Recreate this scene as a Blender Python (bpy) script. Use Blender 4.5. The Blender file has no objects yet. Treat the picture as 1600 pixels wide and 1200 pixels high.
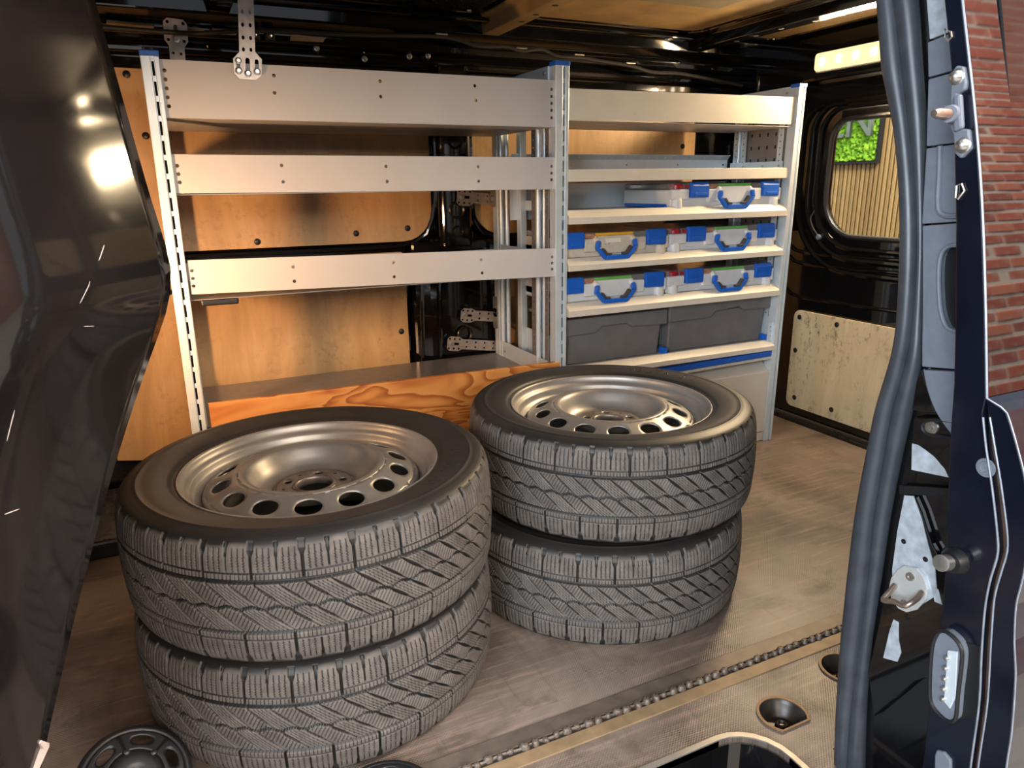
import bpy, bmesh, math, random
import numpy as np
from mathutils import Vector, Matrix
from mathutils.geometry import tessellate_polygon, delaunay_2d_cdt
random.seed(4); rng = np.random.default_rng(4)
S = bpy.context.scene; COL = S.collection

# ------------------------------------------------------------------ camera
FPX, PITCH, YAW, ROLL, CAMH = 1104.2, math.radians(15.8), math.radians(25.1), math.radians(-0.74), 0.98
CF = Vector((math.sin(YAW)*math.cos(PITCH), math.cos(YAW)*math.cos(PITCH), -math.sin(PITCH)))
_R = Vector((math.cos(YAW), -math.sin(YAW), 0)); _U = _R.cross(CF)
CR = _R*math.cos(ROLL) + _U*math.sin(ROLL); CU = -_R*math.sin(ROLL) + _U*math.cos(ROLL)
CC = Vector((0, 0, CAMH))
cd = bpy.data.cameras.new('camera'); cam = bpy.data.objects.new('camera', cd); COL.objects.link(cam)
cd.sensor_fit = 'HORIZONTAL'; cd.sensor_width = 36; cd.lens = 36*FPX/1600; cd.clip_start = .02
mw = Matrix((CR, CU, -CF)).transposed().to_4x4(); mw.translation = CC; cam.matrix_world = mw
S.camera = cam
# measured pixels of the photograph turned into points on real planes of the van
def _ray(x, y): return CF*FPX + CR*(x-800) - CU*(y-600)
def atY(x, y, Y): d = _ray(x, y); return CC + d*(Y/d.y)
def atX(x, y, X): d = _ray(x, y); return CC + d*(X/d.x)
def atZ(x, y, Z): d = _ray(x, y); return CC + d*((Z-CAMH)/d.z)

# ------------------------------------------------------------------ world, lights, exposure
S.view_settings.view_transform = 'Standard'; S.view_settings.look = 'None'
S.view_settings.gamma = 1; S.view_settings.use_curve_mapping = False
S.view_settings.exposure = 0.2
w = bpy.data.worlds.new('hall'); S.world = w; w.use_nodes = True
w.node_tree.nodes['Background'].inputs[0].default_value = (.80, .88, 1.0, 1)
w.node_tree.nodes['Background'].inputs[1].default_value = 0.55
def area(name, loc, target, sx, sy, power, color):
    l = bpy.data.lights.new(name, 'AREA'); l.shape = 'RECTANGLE'; l.size = sx; l.size_y = sy; l.energy = power; l.color = color
    o = bpy.data.objects.new(name, l); COL.objects.link(o); o.location = loc
    o.rotation_euler = (Vector(target)-Vector(loc)).to_track_quat('-Z', 'Y').to_euler(); return o
area('hall_daylight', (-3.0, -1.9, 1.9), (0.8, 1.2, .6), 2.6, 2.2, 300, (.80, .90, 1.0))
area('hall_front_light', (0.5, -3.0, 2.3), (0.6, 1.6, .7), 2.6, 1.6, 150, (1.0, .87, .74))
area('hall_ceiling_light', (2.6, -0.1, 4.2), (3.2, -0.6, 0), 3.0, 2.0, 700, (1.0, .96, .9))
area('rear_lamp_light', (2.205, 1.80, 1.375), (1.0, 1.35, .5), .40, .05, 28, (1.0, .75, .45))
wl_ = area('added_fill_lamp_light', (-.318, 1.62, .80), (0.45, 2.45, .62), .12, .12, 9, (1.0, .56, .27))  # added warm fill, no visible source
wl_.data.spread = math.radians(125)
area('slat_wall_light', (3.4, 3.2, 2.8), (4.7, 3.4, .9), 1.2, .6, 26, (1.0, .93, .8))

# ------------------------------------------------------------------ materials
def lin(c):
    if isinstance(c, str):
        c = tuple(int(c[i:i+2], 16)/255 for i in (0, 2, 4))
        c = tuple(v/12.92 if v <= .04045 else ((v+.055)/1.055)**2.4 for v in c)
    return (*c, 1)
class NT:
    def __init__(s, name):
        s.m = bpy.data.materials.new(name); s.m.use_nodes = True; s.t = s.m.node_tree
        s.b = s.t.nodes['Principled BSDF']
    def n(s, typ, **kw):
        nd = s.t.nodes.new(typ)
        for k, v in kw.items():
            if k in nd.inputs.keys() if isinstance(k, str) else False: nd.inputs[k].default_value = v
            else: setattr(nd, k, v)
        return nd
    def l(s, a, b): s.t.links.new(a, b)
    def coord(s, scale=(1, 1, 1), rot=(0, 0, 0), kind='Object'):
        tc = s.n('ShaderNodeTexCoord'); mp = s.n('ShaderNodeMapping')
        mp.inputs['Scale'].default_value = scale; mp.inputs['Rotation'].default_value = rot
        s.l(tc.outputs[kind], mp.inputs[0]); return mp.outputs[0]
    def noise(s, vec, scale, detail=4, rough=.55, dist=0):
        q = s.n('ShaderNodeTexNoise'); q.inputs['Scale'].default_value = scale; q.inputs['Detail'].default_value = detail
        q.inputs['Roughness'].default_value = rough; q.inputs['Distortion'].default_value = dist; s.l(vec, q.inputs['Vector']); return q.outputs['Fac']
    def ramp(s, fac, stops):
        r = s.n('ShaderNodeValToRGB'); e = r.color_ramp.elements
        while len(e) < len(stops): e.new(.5)
        for k, (p, c) in zip(e, stops): k.position = p; k.color = lin(c)
        s.l(fac, r.inputs[0]); return r.outputs[0]
    def mix(s, fac, a, b, mode='MIX'):
        x = s.n('ShaderNodeMix', data_type='RGBA', blend_type=mode)
        for sock, v in ((x.inputs[0], fac), (x.inputs[6], a), (x.inputs[7], b)):
            if isinstance(v, (int, float)): sock.default_value = v
            elif isinstance(v, (tuple, str)): sock.default_value = lin(v)
            else: s.l(v, sock)
        return x.outputs[2]
    def math(s, op, a, b=None):
        x = s.n('ShaderNodeMath', operation=op)
        for sock, v in zip(x.inputs, (a, b)):
            if v is None: continue
            if isinstance(v, (int, float)): sock.default_value = v
            else: s.l(v, sock)
        return x.outputs[0]
    def bump(s, h, strength=.2, dist=.002):
        b = s.n('ShaderNodeBump'); b.inputs['Strength'].default_value = strength; b.inputs['Distance'].default_value = dist
        s.l(h, b.inputs['Height']); s.l(b.outputs[0], s.b.inputs['Normal'])
    def col(s, sock):
        if isinstance(sock, (tuple, str)): s.b.inputs['Base Color'].default_value = lin(sock)
        else: s.l(sock, s.b.inputs['Base Color'])
    def set(s, **kw):
        for k, v in kw.items():
            k = k.replace('_', ' ')
            if isinstance(v, (int, float)): s.b.inputs[k].default_value = v
            elif isinstance(v, tuple): s.b.inputs[k].default_value = v
            else: s.l(v, s.b.inputs[k])
def simple(name, color, rough=.5, metal=0., ior=1.5, var=.12, vscale=18, bump=0., bscale=300, rvar=.0, dirt=None, coat=0.):
    k = NT(name); v = k.coord()
    n = k.noise(v, vscale, 5)
    a = lin(color)[:3]; dk = tuple(x*(1-var) for x in a); lt = tuple(min(1, x*(1+var)) for x in a)
    c = k.ramp(n, [(.3, dk), (.7, lt)])
    if dirt:
        dn = k.noise(v, dirt[1], 8, .7); c = k.mix(k.ramp(dn, [(dirt[2], (0, 0, 0)), (dirt[2]+.1, (1, 1, 1))]), c, dirt[0])
    k.col(c); k.set(Roughness=rough, Metallic=metal, IOR=ior, Coat_Weight=coat)
    if rvar:
        k.set(Roughness=k.math('ADD', k.math('MULTIPLY', k.noise(v, vscale*1.7, 5), rvar*2), rough-rvar))
    if bump: k.bump(k.noise(v, bscale, 3), bump, .001)
    return k.m
M = {}
M['sheet'] = simple('lacquered_sheet', 'C2BCB7', .38, .0, 1.5, .03, 9, rvar=.06)
M['sheet_warm_lit'] = simple('warm_lit_sheet', 'D3C9B8', .42, .0, 1.5, .04, 14, rvar=.06, dirt=('8A7860', 26, .66))  # same grey-white sheet, warm light put into its cream tone
M['alu'] = simple('anodised_aluminium', 'CFD8DC', .33, .28, 1.5, .04, 25, rvar=.05)
M['alu_dull'] = simple('dull_aluminium', '8F8A85', .42, .55, 1.5, .08, 30, rvar=.06)
M['strip_dull'] = simple('dirty_strip', '6B5F55', .5, .3, 1.5, .2, 30)
M['strip_tan'] = simple('tan_strip', '8C7558', .55, .1, 1.5, .2, 30)
M['galv'] = simple('galvanised_steel', 'B9ACA2', .36, .75, 1.5, .16, 60, rvar=.1)
M['bolt'] = simple('zinc_bolt', 'C8C4BC', .28, .9, 1.5, .1, 90)
M['blue'] = simple('blue_plastic', '1B5FBE', .38, 0, 1.5, .08, 30)
M['case'] = simple('white_case_plastic', 'D8D6D2', .45, 0, 1.5, .04, 30, bump=.05)
M['case_dusty'] = simple('dusty_case_plastic', 'CDBFA9', .6, 0, 1.5, .12, 40, bump=.08, dirt=('9C8766', 60, .6))
M['label'] = simple('paper_label', 'E8DCC8', .7, 0, 1.5, .03, 50)
M['grip'] = simple('grey_grip', '3E3B38', .6)
M['tote'] = simple('grey_tote_plastic', '6E6A67', .5, 0, 1.5, .10, 24, bump=.05, bscale=500, dirt=('86807A', 38, .68))
M['black'] = simple('black_paint', (.0045, .0042, .0045), .07, 0, 1.5, .2, 12, rvar=.03, coat=.4)
M['pillar_paint'] = simple('scratched_pillar_paint', (.011, .0095, .0095), .075, 0, 1.5, .35, 7, rvar=.01)
M['black_dusty'] = simple('dusty_black_paint', (.012, .010, .009), .28, 0, 1.5, .4, 20, rvar=.12)
M['black_plain'] = simple('black_plastic', (.010, .010, .011), .42)
M['rubber_seal'] = simple('seal_rubber', (.042, .046, .054), .36, 0, 1.5, .2, 30, bump=.05, bscale=400, rvar=.06)
M['trim_plastic'] = simple('pillar_plastic', (.15, .165, .20), .5, 0, 1.5, .08, 60, bump=.25, bscale=900)
M['door_paint'] = simple('dark_blue_paint', (.0055, .0068, .013), .16, 0, 1.5, .35, 10, rvar=.06, coat=.15)
M['skin'] = simple('polished_black_skin', (.004, .004, .005), .03, 0, 2.1, .2, 10)
M['primer_sheen'] = simple('scraped_primer_and_sheen', 'B9C0C8', .32, .25, 1.5, .22, 70, rvar=.1)
M['zinc'] = simple('striker_zinc', 'D9DAD6', .35, .5, 1.5, .06, 60)
M['worn_pin'] = simple('worn_copper_pin', 'B09A8C', .3, .8, 1.5, .25, 80)
M['lining_lit_tan'] = simple('roof_lining_and_lit_tan', '97794C', .55, 0, 1.5, .25, 10, rvar=.1)
M['pad'] = simple('grey_pad', '7E7258', .6)
M['red_clear'] = simple('red_inset', 'A8242A', .25)
M['green'] = simple('green_inset', '63B04C', .3)
M['yellow'] = simple('yellow_inset', 'E0A82C', .3)
M['rust_red'] = simple('amber_inset', 'B07A60', .4, 0, 1.5, .5, 160)
M['gap_grey'] = simple('dusty_black_rubber', '3A3634', .8)
M['concrete'] = simple('concrete', '8A8680', .7, 0, 1.5, .12, 6)
M['bead'] = simple('edge_highlight_grey', '858A94', .3, .2, 1.5, .2, 60)
M['harness'] = simple('harness_tape', '1F1B18', .6)
M['mortar'] = simple('mortar', 'D0C2B2', .9, 0, 1.5, .2, 25)
M['dark_gap'] = simple('dark_backing', (.012, .011, .010), .8)
M['letters'] = simple('grey_letters', '6F7A70', .5)
M['channel'] = simple('brown_channel', (.11, .065, .045), .3, 0, 1.5, .3, 40)
M['chip'] = simple('chipped_primer', 'C9B7AE', .5, 0, 1.5, .15, 80)
M['steel_dark'] = simple('dark_cup_steel', (.040, .031, .024), .36, .2, 1.5, .5, 40)
M['tooth'] = simple('dirty_tooth', '6B6056', .5, .3, 1.5, .3, 90, dirt=('4A3222', 60, .5))
M['cup_rim'] = simple('brass_cup_rim', '6E543C', .5, .2, 1.5, .2, 60)
M['rag_blue'] = simple('blue_bag', '2038A8', .5)

def m_clear():
    k = NT('clear_lid'); k.set(Base_Color=(.78, .74, .70, 1), Roughness=.12, Transmission_Weight=.8, IOR=1.45); return k.m
M['clear'] = m_clear()
def m_glass():
    k = NT('window_glass'); k.set(Base_Color=(.93, .95, .93, 1), Roughness=0.0, Transmission_Weight=1, IOR=1.0); k.set(IOR=1.02); return k.m
M['glass'] = m_glass()
def m_emit(name, c, s):
    k = NT(name); k.set(Base_Color=lin(c), Emission_Color=lin(c), Emission_Strength=s, Roughness=.3); return k.m
M['lens'] = m_emit('lamp_lens', (1.0, .68, .30), 1.3)
M['led'] = m_emit('lamp_led', (1.0, .86, .62), 14)

def m_ply(name, c0, c1, c2, grain=(1.6, 1.6, .35), rough=.42, dirt=0., spots=None):
    k = NT(name); v = k.coord(grain)
    n1 = k.noise(v, 5, 6, .6, 1.2); n2 = k.noise(k.coord((26, 26, 1.2)), 3.2, 6, .65)
    c = k.ramp(n1, [(.25, c0), (.55, c1), (.8, c2)])
    c = k.mix(k.math('MULTIPLY', k.ramp(n2, [(.42, (0, 0, 0)), (.72, (1, 1, 1))]), .22), c, c0)
    if dirt:
        d = k.noise(k.coord((1, 1.6, 1)), 30, 10, .78)
        big = k.noise(k.coord(), 3.3, 4)
        f = k.math('MULTIPLY', k.ramp(d, [(.525, (0, 0, 0)), (.60, (1, 1, 1))]), k.ramp(big, [(.38, (.1, .1, .1)), (.62, (1, 1, 1))]))
        c = k.mix(k.math('MULTIPLY', f, dirt), c, spots or '4A3A28')
    k.col(c); k.set(Roughness=k.math('ADD', k.math('MULTIPLY', n2, .2), rough-.1)); k.bump(n2, .08, .001); return k.m
M['ply'] = m_ply('birch_plywood', 'AE8858', 'C9A06E', 'D4B084', rough=.40, dirt=.25, spots='5A3A1E')
M['ply_rear'] = m_ply('dirty_birch_plywood', 'C4AC84', 'D8C29B', 'E2CFAC', rough=.5, dirt=.85, spots='4A3C2C')
def m_pine():
    k = NT('pine_plywood'); v = k.coord((.9, 1, 4.2))
    d = k.noise(v, 2.6, 3, .5, .6)
    wv = k.math('FRACT', k.math('MULTIPLY', d, 9.0))
    c = k.ramp(wv, [(0, 'D99A55'), (.45, 'CF8A45'), (.8, 'A85F26'), (.93, '92501E'), (1, 'D0904E')])
    f = k.noise(k.coord((3, 3, 90)), 3, 4)
    k.col(k.mix(k.math('MULTIPLY', f, .25), c, '9A5C28')); k.set(Roughness=.5); return k.m
M['pine'] = m_pine()
def m_floor():
    k = NT('worn_floor_ply'); v = k.coord()
    big = k.noise(v, 2.2, 6, .6, .8)
    c = k.ramp(big, [(.28, '453A33'), (.5, '796A5F'), (.72, '9B8C80')])
    st = k.noise(k.coord((2.2, 30, 1), (0, 0, .25)), 2.2, 8, .7)
    c = k.mix(k.math('MULTIPLY', k.ramp(st, [(.5, (0, 0, 0)), (.68, (1, 1, 1))]), .55), c, 'A88F80')
    sn = k.noise(k.coord((1.0, 1.6, 1)), 5.5, 7, .68, .5)
    c = k.mix(k.math('MULTIPLY', k.ramp(sn, [(.54, (0, 0, 0)), (.66, (1, 1, 1))]), .5), c, '3E332C')
    st2 = k.noise(k.coord((26, 2.0, 1), (0, 0, .5)), 1.8, 8, .7)
    c = k.mix(k.math('MULTIPLY', k.ramp(st2, [(.55, (0, 0, 0)), (.7, (1, 1, 1))]), .35), c, '4B3B30')
    sx = k.n('ShaderNodeSeparateXYZ'); tc = k.n('ShaderNodeTexCoord'); k.l(tc.outputs['Object'], sx.inputs[0])
    gx = k.math('SINE', k.math('MULTIPLY', sx.outputs[0], 2*math.pi/.0062)); gy = k.math('SINE', k.math('MULTIPLY', sx.outputs[1], 2*math.pi/.0062))
    g = k.math('MULTIPLY', gx, gy)
    wear = k.ramp(k.noise(v, 3.1, 5, .6), [(.40, (1, 1, 1)), (.62, (0, 0, 0))])
    gw = k.math('MULTIPLY', g, wear)
    c = k.mix(k.math('MULTIPLY', k.math('MAXIMUM', gw, 0.0), .7), c, '2E2824')
    k.col(c); k.set(Roughness=k.math('ADD', k.math('MULTIPLY', big, .3), .28))
    k.bump(k.math('ADD', k.math('MULTIPLY', gw, .5), k.math('MULTIPLY', st, .5)), .5, .0012); return k.m
M['floor'] = m_floor()
def m_tyre():
    k = NT('tyre_rubber'); tc = k.n('ShaderNodeTexCoord')
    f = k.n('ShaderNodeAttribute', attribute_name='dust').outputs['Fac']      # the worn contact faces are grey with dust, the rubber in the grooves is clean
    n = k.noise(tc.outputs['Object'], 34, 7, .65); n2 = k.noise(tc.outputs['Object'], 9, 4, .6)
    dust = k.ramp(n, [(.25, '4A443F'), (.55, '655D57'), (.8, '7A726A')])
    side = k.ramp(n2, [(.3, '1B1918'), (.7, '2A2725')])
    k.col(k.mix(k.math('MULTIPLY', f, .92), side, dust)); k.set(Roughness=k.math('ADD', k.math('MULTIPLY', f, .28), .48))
    k.bump(n, .12, .0008); return k.m
M['tyre'] = m_tyre()
def m_wheel():
    k = NT('silver_wheel_paint'); tc = k.n('ShaderNodeTexCoord'); sx = k.n('ShaderNodeSeparateXYZ'); k.l(tc.outputs['Object'], sx.inputs[0])
    r = k.math('SQRT', k.math('ADD', k.math('MULTIPLY', sx.outputs[0], sx.outputs[0]), k.math('MULTIPLY', sx.outputs[1], sx.outputs[1])))
    n = k.noise(tc.outputs['Object'], 26, 7, .7); n2 = k.noise(tc.outputs['Object'], 8, 5, .6)
    f = k.n('ShaderNodeMapRange'); k.l(r, f.inputs[0]); f.inputs[1].default_value = .105; f.inputs[2].default_value = .07
    rust = k.math('MULTIPLY', f.outputs[0], k.ramp(n, [(.38, (.15, .15, .15)), (.6, (1, 1, 1))]))
    c = k.ramp(n2, [(.3, '8F8983'), (.7, 'A8A29B')])
    k.col(k.mix(k.math('MULTIPLY', rust, .75), c, '6E5240')); k.set(Metallic=.6, Roughness=k.math('ADD', k.math('MULTIPLY', n, .16), .33)); return k.m
M['wheel'] = m_wheel()
def m_brick():
    k = NT('red_brick'); oi = k.n('ShaderNodeObjectInfo'); v = k.coord(kind='Generated'); n = k.noise(k.coord(), 22, 6, .65)
    a = k.ramp(oi.outputs['Random'], [(0, '9A4A34'), (.5, 'B85C40'), (.85, 'C87555'), (1, '8A3E2C')])
    k.col(k.mix(k.ramp(n, [(.52, (0, 0, 0)), (.72, (.8, .8, .8))]), a, 'B8A090')); k.set(Roughness=.9); k.bump(n, .5, .004); return k.m
M['brick'] = m_brick()
def m_slat():
    k = NT('oak_slat'); oi = k.n('ShaderNodeObjectInfo'); n = k.noise(k.coord((8, 8, .8)), 4, 5, .6)
    a = k.ramp(oi.outputs['Random'], [(0, '8F744A'), (.5, 'A98B58'), (1, 'BFA06A')])
    k.col(k.mix(k.math('MULTIPLY', n, .4), a, '7A6038')); k.set(Roughness=.5); return k.m
M['slat'] = m_slat()
def m_moss():
    k = NT('moss'); n = k.noise(k.coord(), 30, 5, .7)
    k.col(k.ramp(n, [(.3, '3F7414'), (.5, '74A81F'), (.72, 'A9CF3E')])); k.set(Roughness=.9); return k.m
M['moss'] = m_moss()

# ------------------------------------------------------------------ mesh helpers
class MB:
    def __init__(s): s.v = []; s.f = []
    def add(s, vs, fs):
        b = len(s.v); s.v += [tuple(v) for v in vs]; s.f += [tuple(i+b for i in f) for f in fs]; return s
    def hexa(s, p):      # p: 4 bottom, 4 top, same order
        return s.add(p, [(0, 3, 2, 1), (4, 5, 6, 7), (0, 1, 5, 4), (1, 2, 6, 5), (2, 3, 7, 6), (3, 0, 4, 7)])
    def box(s, x0, x1, y0, y1, z0, z1):
        return s.hexa([(x0, y0, z0), (x1, y0, z0), (x1, y1, z0), (x0, y1, z0), (x0, y0, z1), (x1, y0, z1), (x1, y1, z1), (x0, y1, z1)])
    def prism(s, poly, off):
        n = len(poly); off = Vector(off); a = [Vector(p) for p in poly]; b = [p+off for p in a]
        return s.add(a+b, [tuple(range(n)), tuple(range(2*n-1, n-1, -1))] + [(i, i+n, (i+1) % n+n, (i+1) % n) for i in range(n)])
    def plate(s, outer, holes, fn, off):
        """outline and holes in 2-D, mapped by fn to 3-D and given the thickness off"""
        loops = [list(outer)]+[list(h) for h in holes]; flat = [p for L in loops for p in L]
        ed = []; b = 0
        for L in loops: k = len(L); ed += [(b+i, b+(i+1) % k) for i in range(k)]; b += k
        if len(loops) == 1: tri = [tuple(t) for t in tessellate_polygon([[Vector((p[0], p[1], 0)) for p in flat]])]
        else:
            ov, oe, of, orv, _, _ = delaunay_2d_cdt([Vector(p) for p in flat], ed, [], 1, 1e-7)
            mp = [o[0] if o else -1 for o in orv]
            def inside(L, x, y):
                c = False
                for (x1, y1), (x2, y2) in zip(L, L[1:]+L[:1]):
                    if (y1 > y) != (y2 > y) and x < (x2-x1)*(y-y1)/(y2-y1)+x1: c = not c
                return c
            bb = [(min(p[0] for p in L), max(p[0] for p in L), min(p[1] for p in L), max(p[1] for p in L), L) for L in loops[1:]]
            tri = []
            for t in of:
                if any(mp[i] < 0 for i in t): continue
                x = sum(ov[i].x for i in t)/3; y = sum(ov[i].y for i in t)/3
                if not inside(loops[0], x, y): continue
                if any(q[0] <= x <= q[1] and q[2] <= y <= q[3] and inside(q[4], x, y) for q in bb): continue
                tri.append(tuple(mp[i] for i in t))
        A = [Vector(fn(*p)) for p in flat]; off = Vector(off); n = len(flat); fs = [tuple(t) for t in tri] + [tuple(i+n for i in reversed(t)) for t in tri]
        b = 0
        for L in loops:
            k = len(L); fs += [(b+i, b+(i+1) % k, b+(i+1) % k+n, b+i+n) for i in range(k)]; b += k
        return s.add(A+[p+off for p in A], fs)
    def tube(s, path, r, n=8, closed=False, flat=None):
        P = [Vector(p) for p in path]; m = len(P); rs = r if isinstance(r, (list, tuple)) else [r]*m; vs = []; up = None
        for i, p in enumerate(P):
            t = (P[(i+1) % m]-P[i-1]) if closed else (P[min(i+1, m-1)]-P[max(i-1, 0)])
            t.normalize()
            if up is None:
                up = Vector((0, 0, 1)) if abs(t.z) < .9 else Vector((1, 0, 0))
            u = (up - t*up.dot(t)).normalized(); up = u; w_ = t.cross(u)
            for k in range(n):
                a = 2*math.pi*k/n; vs.append(p+u*math.cos(a)*rs[i]+w_*math.sin(a)*rs[i])
        fs = []
        for i in range(m if closed else m-1):
            j = (i+1) % m
            fs += [(i*n+k, i*n+(k+1) % n, j*n+(k+1) % n, j*n+k) for k in range(n)]
        if not closed: fs += [tuple(range(n-1, -1, -1)), tuple((m-1)*n+k for k in range(n))]
        return s.add(vs, fs)
    def cyl(s, p0, p1, r0, r1=None, n=16):
        return s.tube([p0, p1], [r0, r0 if r1 is None else r1], n)
    def lathe(s, prof, n=64, c=(0, 0, 0), closed=False, axis='Z'):
        vs = []; m = len(prof)
        for k in range(n):
            a = 2*math.pi*k/n
            for r, z in prof:
                x, y = r*math.cos(a), r*math.sin(a)
                q = (x, y, z) if axis == 'Z' else ((z, x, y) if axis == 'X' else (x, z, y))
                vs.append((c[0]+q[0], c[1]+q[1], c[2]+q[2]))
        fs = []
        for k in range(n):
            j = (k+1) % n
            for i in range(m if closed else m-1):
                i2 = (i+1) % m; fs.append((k*m+i, j*m+i, j*m+i2, k*m+i2))
        return s.add(vs, fs)
    def build(s, name, mat, parent=None, smooth=False, bevel=0, seg=2, angle=40, merge=0):
        me = bpy.data.meshes.new(name); me.from_pydata(s.v, [], s.f)
        bm = bmesh.new(); bm.from_mesh(me)
        if merge: bmesh.ops.remove_doubles(bm, verts=bm.verts, dist=merge)
        bmesh.ops.recalc_face_normals(bm, faces=bm.faces); bm.to_mesh(me); bm.free()
        return link(name, me, mat, parent, smooth, bevel, seg, angle)
def link(name, me, mat, parent=None, smooth=False, bevel=0, seg=2, angle=40):
    o = bpy.data.objects.new(name, me); COL.objects.link(o)
    if mat: me.materials.append(M[mat])
    if smooth:
        for p in me.polygons: p.use_smooth = True
        me.set_sharp_from_angle(angle=math.radians(angle))
    if bevel:
        b = o.modifiers.new('bevel', 'BEVEL'); b.width = bevel; b.segments = seg; b.limit_method = 'ANGLE'; b.angle_limit = math.radians(35)
    if parent:
        o.parent = parent
        if parent.type == 'EMPTY': o.location = -parent.location
    return o
def thing(name, label, cat, loc, group=None):
    o = bpy.data.objects.new(name, None); COL.objects.link(o); o.location = loc; o.empty_display_size = .05
    o['label'] = label; o['category'] = cat
    if group: o['group'] = group
    return o
def struct(o, label=None):
    o['kind'] = 'structure'
    if label: o['label'] = label
    return o
def copy_tree(o, parent=None):
    c = o.copy(); COL.objects.link(c)
    if parent: c.parent = parent
    for ch in list(o.children): copy_tree(ch, c)
    return c
def circ(cx, cy, r, n=10, ry=None): return [(cx+r*math.cos(2*math.pi*i/n), cy+(ry or r)*math.sin(2*math.pi*i/n)) for i in range(n)]
def rect(x0, x1, y0, y1): return [(x0, y0), (x1, y0), (x1, y1), (x0, y1)]
def rrect(x0, x1, y0, y1, r, n=5, rs=None):
    rs = rs or (r, r, r, r); out = []
    for (cx, cy, a0, q) in ((x0, y0, 180, rs[0]), (x1, y0, 270, rs[1]), (x1, y1, 0, rs[2]), (x0, y1, 90, rs[3])):
        px = cx+q if cx == x0 else cx-q; py = cy+q if cy == y0 else cy-q
        if q == 0: out.append((cx, cy)); continue
        for i in range(n+1):
            a = math.radians(a0+90*i/n); out.append((px+q*math.cos(a), py+q*math.sin(a)))
    return out
def smooth_curve(pts, n):
    P = np.array([tuple(p) for p in pts], float); d = np.r_[0, np.cumsum(np.linalg.norm(np.diff(P, axis=0), axis=1))]
    out = []
    for t in np.linspace(0, d[-1], n):     # Catmull-Rom
        i = min(max(np.searchsorted(d, t)-1, 0), len(P)-2); u = (t-d[i])/(d[i+1]-d[i])
        p0, p1, p2, p3 = P[max(i-1, 0)], P[i], P[i+1], P[min(i+2, len(P)-1)]
        out.append(.5*((2*p1)+(-p0+p2)*u+(2*p0-5*p1+4*p2-p3)*u*u+(-p0+3*p1-3*p2+p3)*u**3))
    return [tuple(q) for q in out]
YF = 1.944        # front plane of the racking
YW = 2.285        # the far side panels are measured on this plane, then moved out along the sight lines to YFAR
YFAR = 2.45       # where they really stand, behind the racking
KW = YFAR/YW
def to_far_wall(o):
    if o.data: 
        for v in o.data.vertices: v.co = (v.co.x*KW, v.co.y+YFAR-YW, CAMH+(v.co.z-CAMH)*KW)
    for c in o.children: to_far_wall(c)

# ================================================================== SETTING
# ---- floor with step well and tie-down cups
cupC = [(.935, .800), (1.150, .845)]
cup_loops = []
for cx, cy in cupC:
    cup_loops.append([(cx+.043*math.cos(a), cy+.043*math.sin(a)) for a in np.linspace(-.78, 3.92, 24)])
well = rrect(-.22, .868, .40, .803, .075, 6, (0, 0, .085, .05))
floor_out = [(-.35, .45), (-.22, .45)] + rrect(-.22, .868, .40, .803, .075, 6, (0, 0, .085, .05))[2:][::-1] + [(.868, .668), (.952, .668), (.952, .70), (2.262, .70), (2.262, 2.47), (-.35, 2.47)]
m = MB(); m.plate(floor_out, cup_loops, lambda x, y: (x, y, 0), (0, 0, -.014))
floor = struct(m.build('floor', 'floor'), 'worn brown plywood cargo floor with dotted grip and dust')
m = MB(); m.box(-.36, 2.34, .40, 2.50, -.34, -.30); m.box(.868, 2.34, .46, .70, -.3, -.02); m.build('floor_pan', 'black_plain', floor)
# step well
m = MB(); m.plate(rect(-.22, .86, .40, .80), [], lambda x, y: (x, y, -.24), (0, 0, -.01)); m.build('step_tread', 'black', floor, bevel=.003)
m = MB(); P = [p for p in rrect(-.22, .868, .40, .803, .075, 6, (0, 0, .085, .05))[2:]]
for a, b in zip(P[:-1], P[1:]): m.add([(*a, -.01), (*b, -.01), (*b, -.24), (*a, -.24)], [(0, 1, 2, 3)])
m.add([(.868, .803-.085, -.01), (.868, .45, -.01), (.868, .45, -.24), (.868, .803-.085, -.24)], [(0, 1, 2, 3)])
m.build('step_riser', 'black', floor, smooth=True)
m = MB(); edge = [(.868, .45)] + [p for p in rrect(-.22, .868, .40, .803, .075, 6, (0, 0, .085, .05))[2:]]
off = []
for i, p in enumerate(edge):
    t = Vector(edge[min(i+1, len(edge)-1)])-Vector(edge[max(i-1, 0)]); t.normalize(); off.append((p[0]+t.y*.011, p[1]-t.x*.011))
for i in range(len(edge)-1):
    a, b, c_, d = edge[i], edge[i+1], off[i+1], off[i]
    m.hexa([(*a, -.012), (*b, -.012), (*c_, -.012), (*d, -.012), (*a, .003), (*b, .003), (*c_, .003), (*d, .003)])
m.build('step_edge_trim', 'alu_dull', floor)
m = MB(); m.cyl((.70, .62, -.24), (.70, .62, -.20), .07, .05, 24); m.build('step_boss', 'black', floor, smooth=True, bevel=.004)
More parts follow.
